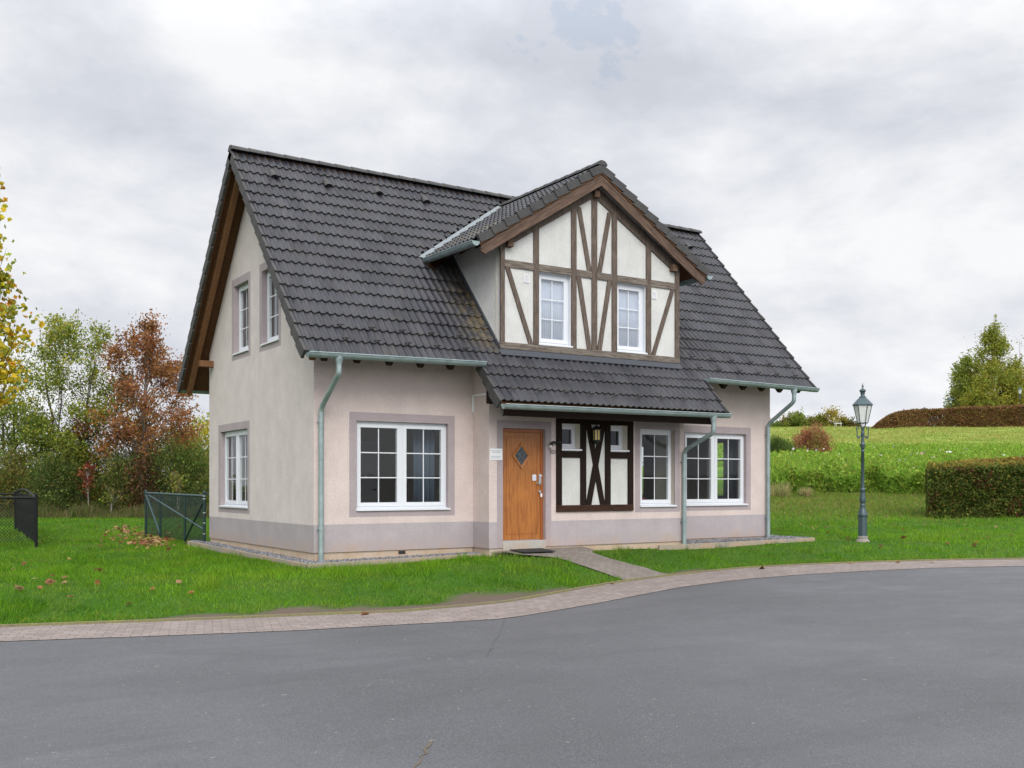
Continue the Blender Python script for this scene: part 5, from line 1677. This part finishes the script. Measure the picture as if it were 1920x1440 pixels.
# ------------------------------------------------------------------ clipped hedges
def hedge(label, pts, depth, hts, n, ls, pal, core=True, group=None, bumpy=.05, patch=None, top=None, splay=.9):
    """pts: ground points (u, w) along the front; depth measured away from the viewer"""
    pts = np.array(pts, float); s_ = np.concatenate([[0], np.cumsum(np.hypot(*np.diff(pts, axis=0).T))]); Lh = s_[-1]
    b0 = np.array(uw(pts[0, 0], pts[0, 1], float(ground(*pts[0]))))
    root = empty('hedge', b0, 0, label, 'hedge', group)
    def P(t, q, z):
        w0 = np.interp(t, s_, pts[:, 1]); W = w0 + q * depth; U = np.interp(t, s_, pts[:, 0]) * (1 + q * depth / w0 * splay); hh = np.interp(t, s_, hts)
        g_ = ground(U, np.interp(t, s_, pts[:, 1]))
        return np.stack([CAM.x + W * FX + U * RX, CAM.y + W * FY + U * RY, g_ + z * hh - .03], -1)
    nf, nt, ne = int(n * .55), int(n * .27), int(n * .06)
    A = [P(NP.uniform(0, Lh, nf), NP.normal(0, bumpy, nf) / depth, NP.random(nf)), P(NP.uniform(0, Lh, nt), NP.random(nt), 1 + NP.normal(0, bumpy * .6, nt)),
         P(NP.normal(0, bumpy, ne), NP.random(ne), NP.random(ne)), P(Lh + NP.normal(0, bumpy, ne), NP.random(ne), NP.random(ne)), P(NP.uniform(0, Lh, n - nf - nt - 2 * ne), 1 + NP.normal(0, bumpy, n - nf - nt - 2 * ne) / depth, NP.random(n - nf - nt - 2 * ne))]
    P_ = np.concatenate(A); N_ = len(P_)
    P_ = P_ + (vnoise(P_[:, 0], P_[:, 2] * 1.5 + P_[:, 1], 1.6, 31) + .6 * vnoise(P_[:, 0] + 9, P_[:, 2] * 1.5 + P_[:, 1], 4.5, 33) - .8)[:, None] * bumpy * 2.6 * np.array([-FX, -FY, .5])
    if not core: P_ = np.concatenate([P_, P(NP.uniform(0, Lh, n // 2), NP.random(n // 2), NP.random(n // 2))]); N_ = len(P_)
    col = palcol(N_, pal, None, .28)
    if patch is not None:
        m = patch(P_); k = NP.random(N_) < m; col[k] = palcol(k.sum(), [((.16, .055, .03), 3), ((.10, .05, .03), 2)])
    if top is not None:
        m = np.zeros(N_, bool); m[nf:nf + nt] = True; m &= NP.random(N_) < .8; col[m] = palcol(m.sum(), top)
    v, f, c = quads(P_, ls * np.exp(NP.normal(0, .3, N_)), col, 1.5)
    npmesh('foliage', v - b0, f, M['leaf'], c, root)
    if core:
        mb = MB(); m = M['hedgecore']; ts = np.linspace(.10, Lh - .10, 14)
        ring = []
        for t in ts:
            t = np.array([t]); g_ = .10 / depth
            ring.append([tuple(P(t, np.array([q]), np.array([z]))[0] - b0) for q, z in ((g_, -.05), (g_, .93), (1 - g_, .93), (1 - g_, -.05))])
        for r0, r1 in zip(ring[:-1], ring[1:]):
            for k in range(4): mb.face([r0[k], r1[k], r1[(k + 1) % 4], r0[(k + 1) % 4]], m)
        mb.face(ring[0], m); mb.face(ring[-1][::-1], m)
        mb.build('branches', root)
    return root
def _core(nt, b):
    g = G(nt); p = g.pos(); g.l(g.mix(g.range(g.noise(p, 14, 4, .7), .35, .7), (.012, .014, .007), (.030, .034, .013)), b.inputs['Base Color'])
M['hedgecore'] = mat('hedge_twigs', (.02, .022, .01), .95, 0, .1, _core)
HG = 'clipped hedges'
def rust(P_):
    return .30 * (vnoise(P_[:, 0] * 1.2, P_[:, 2] * 2.2, 1.1, 41) > .72) + .025
HW = 33.5
hb = [(px_u(1741, HW), HW), (px_u(2150, HW), HW)]
hz = float(ground(*hb[0]))
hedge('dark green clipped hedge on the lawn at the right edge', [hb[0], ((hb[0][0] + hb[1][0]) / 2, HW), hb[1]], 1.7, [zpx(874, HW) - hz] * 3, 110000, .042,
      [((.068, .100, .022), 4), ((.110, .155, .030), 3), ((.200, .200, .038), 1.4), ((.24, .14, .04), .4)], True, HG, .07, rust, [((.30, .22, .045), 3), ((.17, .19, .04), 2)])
H2 = 41.0
q = [(px_u(1764, H2), H2), (px_u(1850, H2), H2), (px_u(2180, H2), H2)]
hh = [zpx(y, H2) - float(ground(*p)) for p, y in zip(q, (871, 862, 856))]
hedge('lower yellowish clipped hedge behind the dark green hedge', q, 1.5, hh, 32000, .06, [((.34, .23, .04), 3), ((.18, .16, .04), 2), ((.20, .10, .035), 1.2)], True, HG, .06)
H3 = 99.0
q, hh = [], []
for px, yb, yt in ((1636, 804.5, 801), (1648, 804, 790), (1665, 803, 779), (1682, 802.5, 773), (1740, 801, 768), (1800, 799, 765.5), (1920, 796, 760.5), (2080, 793, 757)):
    lo_, hi_ = 70., 108.
    for _ in range(40):
        m_ = .5 * (lo_ + hi_); y_ = 909 - (float(ground(px_u(px, m_), m_)) - CAM.z) * 1920 / m_
        if y_ > yb: lo_ = m_
        else: hi_ = m_
    w_ = min(lo_, 101.); q.append((px_u(px, w_), w_)); hh.append(max(.15, zpx(yt, w_) - float(ground(px_u(px, w_), w_))))
hedge('long rust-brown beech hedge along the crest of the hill', q, 1.1, hh, 52000, .09, [((.20, .10, .048), 4), ((.28, .16, .055), 2), ((.13, .065, .035), 2.5), ((.22, .19, .05), 1.8)], False, HG, .07)

# ------------------------------------------------------------------ meadow and hill
n = 95000
a = NP.uniform(.215, .60, n); w = 42.3 + 26 * NP.random(n) ** 2.3 + 1.0 * vnoise(a * 40, a * 0, 1, 51); u = a * w
cl = vnoise(u, w, .9, 52); cl2 = vnoise(u, w, 2.3, 53)
hgt = (.22 + .95 * cl + .45 * cl2) * np.interp(w, [42, 43.5, 50, 55, 62, 70], [.75, 1.05, .85, .6, .4, .2])
hgt *= np.where((a > .245) | (w > 46), 1, .6)
z = ground(u, w) + hgt * NP.random(n) ** .7
P_ = np.stack([CAM.x + w * FX + u * RX, CAM.y + w * FY + u * RY, z], 1)
pal = [((.190, .320, .036), 4), ((.125, .240, .028), 3), ((.270, .370, .055), 2), ((.30, .29, .06), .6)]
pi_ = np.where(cl2 > .6, 2, np.where(cl < .4, 1, 0))
col = palcol(n, pal, pi_, .22)
kf = n // 2
v, f, c = quads(P_[:kf], .085 * np.exp(NP.normal(0, .3, kf)), col[:kf], 1.8)
v2, f2, c2 = quads(P_[kf:], .03, col[kf:], 9, up=np.tile([0, 0, 1.], (n - kf, 1)))
stuff_np('meadow_plants', np.concatenate([v, v2]), np.concatenate([f, f2 + len(v)]), M['leaf'], np.concatenate([c, c2]))
n = 42
a = NP.uniform(.25, .50, n); w = NP.uniform(43.5, 56, n); u = a * w
P_ = np.stack([CAM.x + w * FX + u * RX, CAM.y + w * FY + u * RY, ground(u, w) + (.6 + .75 * vnoise(u, w, .9, 52)) * np.interp(w, [42, 52, 60], [1.1, .95, .75])], 1)
P_ = np.concatenate([P_, P_ + NP.normal(0, .05, (n, 3))])
v, f, c = quads(P_, .066 * np.exp(NP.normal(0, .35, 2 * n)), np.concatenate([palcol(n, [((.72, .66, .70), 4), ((.60, .36, .52), 1.6), ((.30, .09, .25), .5)])] * 2), 1.1, np.tile([-FX, -FY, .4], (2 * n, 1)), 1.2)
stuff_np('meadow_flowers', v, f, M['leaf'], c)
# hill grass: low strawy tufts
n = 60000
a = NP.uniform(.20, .60, n); w = np.exp(NP.uniform(math.log(55), math.log(107), n)); u = a * w
k_ = vnoise(u, w, .35, 61)
v, f, c = blades(u, w, NP.uniform(.05, .16, n) * (.6 + k_), np.full(n, .07), palcol(n, [((.185, .300, .036), 4), ((.265, .32, .06), 3), ((.36, .35, .10), 1.5)], np.where(ground(u, w) < 4.0, 0, np.where(k_ > .5, 2, 1)), .15), .6)
stuff_np('hill_grass', v, f, M['grass'], c)
# rough leafy bank below the meadow
n = 26000
a = NP.uniform(.21, .47, n); w = 43 - np.abs(NP.normal(0, 4.2, n)); u = a * w
v, f, c = blades(u, w, NP.uniform(.05, .16, n), np.full(n, .03), palcol(n, [((.23, .20, .06), 3), ((.13, .25, .028), 5), ((.30, .20, .09), 1)]), .8)
stuff_np('rough_bank', v, f, M['grass'], c)
def tuft(px, w, hpx, hw, label):
    b = base_at(px, w); root_n = 420; R = hw / 1920 * w; H = hpx / 1920 * w
    th = NP.uniform(0, 6.28, root_n); q = NP.random(root_n) ** .5
    p0 = np.stack([np.cos(th) * q * R * .6, np.sin(th) * q * R * .6, np.full(root_n, -.05)], 1)
    tip = p0 * 1.7 + np.stack([NP.normal(0, .08, root_n), NP.normal(0, .08, root_n), H * NP.uniform(.6, 1.1, root_n)], 1)
    dx = NP.normal(0, 1, (root_n, 3)); dx[:, 2] = 0; dx = unit(dx) * .012
    v = np.stack([p0 - dx, p0 + dx, tip], 1).reshape(-1, 3); f = np.arange(3 * root_n).reshape(-1, 3)
    o = npmesh('grass_tuft', v, f, M['grass'], np.repeat(palcol(root_n, [((.48, .39, .21), 2.5), ((.36, .30, .14), 2), ((.17, .25, .05), 2)]), 3, 0)); o.location = b
    return tag(o, label, 'grass tuft', 'dry tufts below the meadow')
tuft(1463, 41.8, 34, 24, 'wide tuft of dry straw-coloured grass beside the right corner of the house')
tuft(1511, 41.8, 24, 12, 'small dry grass tuft between the wider tuft and the street lamp')
b = base_at(1522, 62)
shrub('autumn_shrub', 'red-brown bush standing in the meadow left of the street lamp', b, zpx(807, 62) - b[2], 35 / 1920 * 62, 5200, [((.36, .15, .085), 4), ((.26, .12, .065), 3), ((.26, .22, .06), 1.8)], .065, feather=.5, long=1.5, group='bushes in the meadow')
b = base_at(1462, 60)
shrub('broom_shrub', 'dark green broom bush between the house corner and the red-brown bush', b, zpx(826, 60) - b[2], 30 / 1920 * 60, 5200, [(DG, 3), (DG2, 3)], .055, feather=.85, long=1.6, group='bushes in the meadow')
b = base_at(1588, 60)
shrub('broom_shrub', 'very small dark bush in the meadow left of the lamp post', b, zpx(845, 60) - b[2], 9 / 1920 * 60, 500, [(DG2, 3), (OL, 1)], .06, group='bushes in the meadow', stems=6)
# bushes behind the crest
TL = 'bushes and trees behind the crest'
for px, yt, hw, pal, lab in ((1452, 792, 22, [(DG2, 3), (G1, 2)], 'green bush on the crest next to the house wall'),
                             (1474, 786, 18, [(OL, 3), ((.12, .09, .035), 2)], 'olive bush on the crest, second from the house wall'),
                             (1494, 773, 20, [(G1, 3), (G2, 2), ((.17, .15, .04), 1)], 'taller rounded green tree on the crest above the red-brown bush'),
                             (1514, 786, 16, [((.16, .13, .03), 3), (OL, 2)], 'yellow-green bush on the crest between two taller trees'),
                             (1533, 773, 17, [((.17, .16, .03), 3), (G1, 2)], 'yellow-green tree on the crest left of the bright yellow one'),
                             (1558, 766, 18, [((.36, .28, .04), 4), ((.22, .20, .04), 2)], 'bright yellow sparse tree on the crest'),
                             (1582, 788, 17, [((.12, .10, .03), 3), (DG2, 2), ((.18, .11, .03), 1)], 'brownish bush at the right end of the crest bushes'),
                             (1598, 798, 10, [((.13, .09, .03), 3), (OL, 2)], 'lowest bush of the crest row, just left of the lamp')):
    w_ = 140.; b = base_at(px, w_); H = zpx(yt, w_) - b[2]; R = hw / 1920 * w_ * 1.3
    sparse = 'sparse' in lab
    tree('crest_tree', lab, 'tree' if 'tree' in lab else 'bush', b, H, [(.05, R * .8), (.3, R), (.6, R), (.85, R * .65), (1, R * .2)], 46, 2600 if sparse else 6500, .14, .36, pal, .08, 2, 'bark', .5, TL, tlo=.06, twigs=.5)
for px, yt, hw, pal, lab, nl, br, ex in ((1860, 612, 68, [((.25, .27, .045), 3), (G1, 2.5), ((.34, .30, .05), 2)], 'tallest yellow-green tree behind the brown hedge', 21000, 'bark', .25),
                                 (1814, 668, 40, [(G2, 2), (G1, 3), ((.22, .25, .05), 2)], 'rounded dark green tree left of the tallest hill tree', 8500, 'bark', .4),
                                 (1840, 700, 34, [((.28, .26, .04), 3), (G1, 2)], 'yellowish tree in front of the tallest hill tree', 6500, 'bark', .4),
                                 (1898, 690, 30, [((.42, .34, .04), 3), ((.28, .25, .04), 2), (BR, .4)], 'yellow tree beside the far lantern lamp', 6000, 'bark', .4),
                                 (1790, 702, 17, [((.20, .22, .07), 3), (G3, 2)], 'slender pale birch at the left end of the hill trees', 1300, 'bark_pale', .2),
                                 (1915, 632, 24, [(BR, 1)], 'bare tree at the right edge on the hill', 160, 'bark_pale', .5),
                                 (1813, 752, 10, [((.24, .075, .02), 3), (RU, 2)], 'small rust-red bush just above the brown hedge', 900, 'bark', .2)):
    w_ = 119. if 'front' not in lab else 115.; b = base_at(px, w_); H = zpx(yt, w_) - b[2]; R = hw / 1920 * w_
    if hw > 55: pf = [(.12, R * .9), (.28, R * 1.08), (.5, R * .98), (.68, R * .66), (.82, R * .38), (1, R * .08)]
    else: pf = [(.12, R * .75), (.35, R), (.6, R * .9), (.82, R * .5), (1, R * .1)]
    tree('hill_tree', lab, 'tree' if 'bush' not in lab else 'bush', b, H, pf, (150 if hw > 55 else 90) if nl > 2000 else 30, int(nl * 1.5), .125, .46 if nl > 2000 else .3, pal, .12 if hw > 20 else .06, 1, br, ex, TL, tlo=.13, twigs=.7)

# ================================================================== sky, light, camera
wd = bpy.data.worlds.new('World'); sc.world = wd; wd.use_nodes = True
nt = wd.node_tree; g = G(nt); bg = nt.nodes['Background']
SUN = Vector((-.30, -.74, .60)).normalized()
el = math.asin(SUN.z); az = math.atan2(SUN.x, SUN.y)
sky = g.n('ShaderNodeTexSky'); sky.sky_type = 'NISHITA'; sky.sun_disc = False; sky.sun_elevation = el; sky.sun_rotation = az
sky.air_density = 1.2; sky.dust_density = 2.0
dirv = g.n('ShaderNodeTexCoord').outputs['Generated']
dx, dy, dz = g.sep(dirv)
zc = g.math('MAXIMUM', dz, 0.0)
den = g.math('ADD', zc, .16)
flat = g.comb(g.math('DIVIDE', dx, den), g.math('DIVIDE', dy, den), 0)
SO = (3.3, 3 * 1.7, 3 * .45)
n1 = g.noise(g.mapping(flat, (1, 1, 1), (3.1 + SO[0], 1.7, 0)), .75, 7, .55, .25)
n2 = g.noise(g.mapping(dirv, (1, 1, 2.0), SO), 3.2, 9, .58, .12)
n3 = g.noise(g.mapping(dirv, (1, 1, 1.6), (.4, 5.0 + SO[1], 2.0)), 1.3, 3, .5)
cl = g.math('ADD', g.math('MULTIPLY', n1, .25), g.math('MULTIPLY', n2, .75))
cl = g.math('ADD', cl, g.math('MULTIPLY', g.math('SUBTRACT', n3, .5), .22))
ccol = g.ramp(cl, [(.39, (.555, .58, .64)), (.47, (.665, .685, .735)), (.518, (.745, .76, .795)), (.575, (.842, .848, .862))])
cov = g.ramp(cl, [(.32, 0.0), (.37, 1.0)])
skyc = g.mix(1.0, sky.outputs[0], (.085, .085, .085), 'MULTIPLY')
blue = g.mix(.5, skyc, (.42, .56, .78))
c0 = g.mix(g.math('MAXIMUM', cov, .72), blue, ccol)
# an overcast sky is brighter towards the zenith and round the veiled sun
zen = g.range(dz, .38, .90, 1.0, 2.5)
sd = g.n('ShaderNodeVectorMath', operation='DOT_PRODUCT'); g.l(dirv, sd.inputs[0]); sd.inputs[1].default_value = SUN
halo = g.math('MULTIPLY', g.math('POWER', g.math('MAXIMUM', sd.outputs['Value'], 0), 3.0), 1.6)
k = g.math('ADD', zen, halo)
hor = g.range(dz, .0, .16, 1.06, 1.0)
k = g.math('MULTIPLY', k, hor)
vm = g.n('ShaderNodeVectorMath', operation='SCALE'); g.l(c0, vm.inputs[0]); g.l(k, vm.inputs['Scale'])
g.l(vm.outputs[0], bg.inputs['Color']); bg.inputs['Strength'].default_value = 1.0
wd.cycles.sampling_method = 'AUTOMATIC'

su = bpy.data.lights.new('sun', 'SUN'); su.energy = 1.55; su.angle = R_(30); su.color = (1, .955, .89)
so_ = bpy.data.objects.new('sun', su); COL.objects.link(so_); so_.rotation_euler = SUN.to_track_quat('Z', 'Y').to_euler()

cd = bpy.data.cameras.new('camera'); cam = bpy.data.objects.new('camera', cd); COL.objects.link(cam)
cam.location = CAM; cam.rotation_euler = (R_(90), 0, -math.atan2(FX, FY))
cd.sensor_width = 36; cd.lens = 36; cd.shift_y = 189 / 1920; cd.clip_start = .1; cd.clip_end = 6000
sc.camera = cam
sc.view_settings.view_transform = 'Standard'; sc.view_settings.look = 'None'; sc.view_settings.exposure = .16; sc.view_settings.gamma = 1
sc.cycles.max_bounces = 8; sc.cycles.transparent_max_bounces = 12; sc.cycles.use_denoising = True
sc.cycles.sample_clamp_indirect = 6
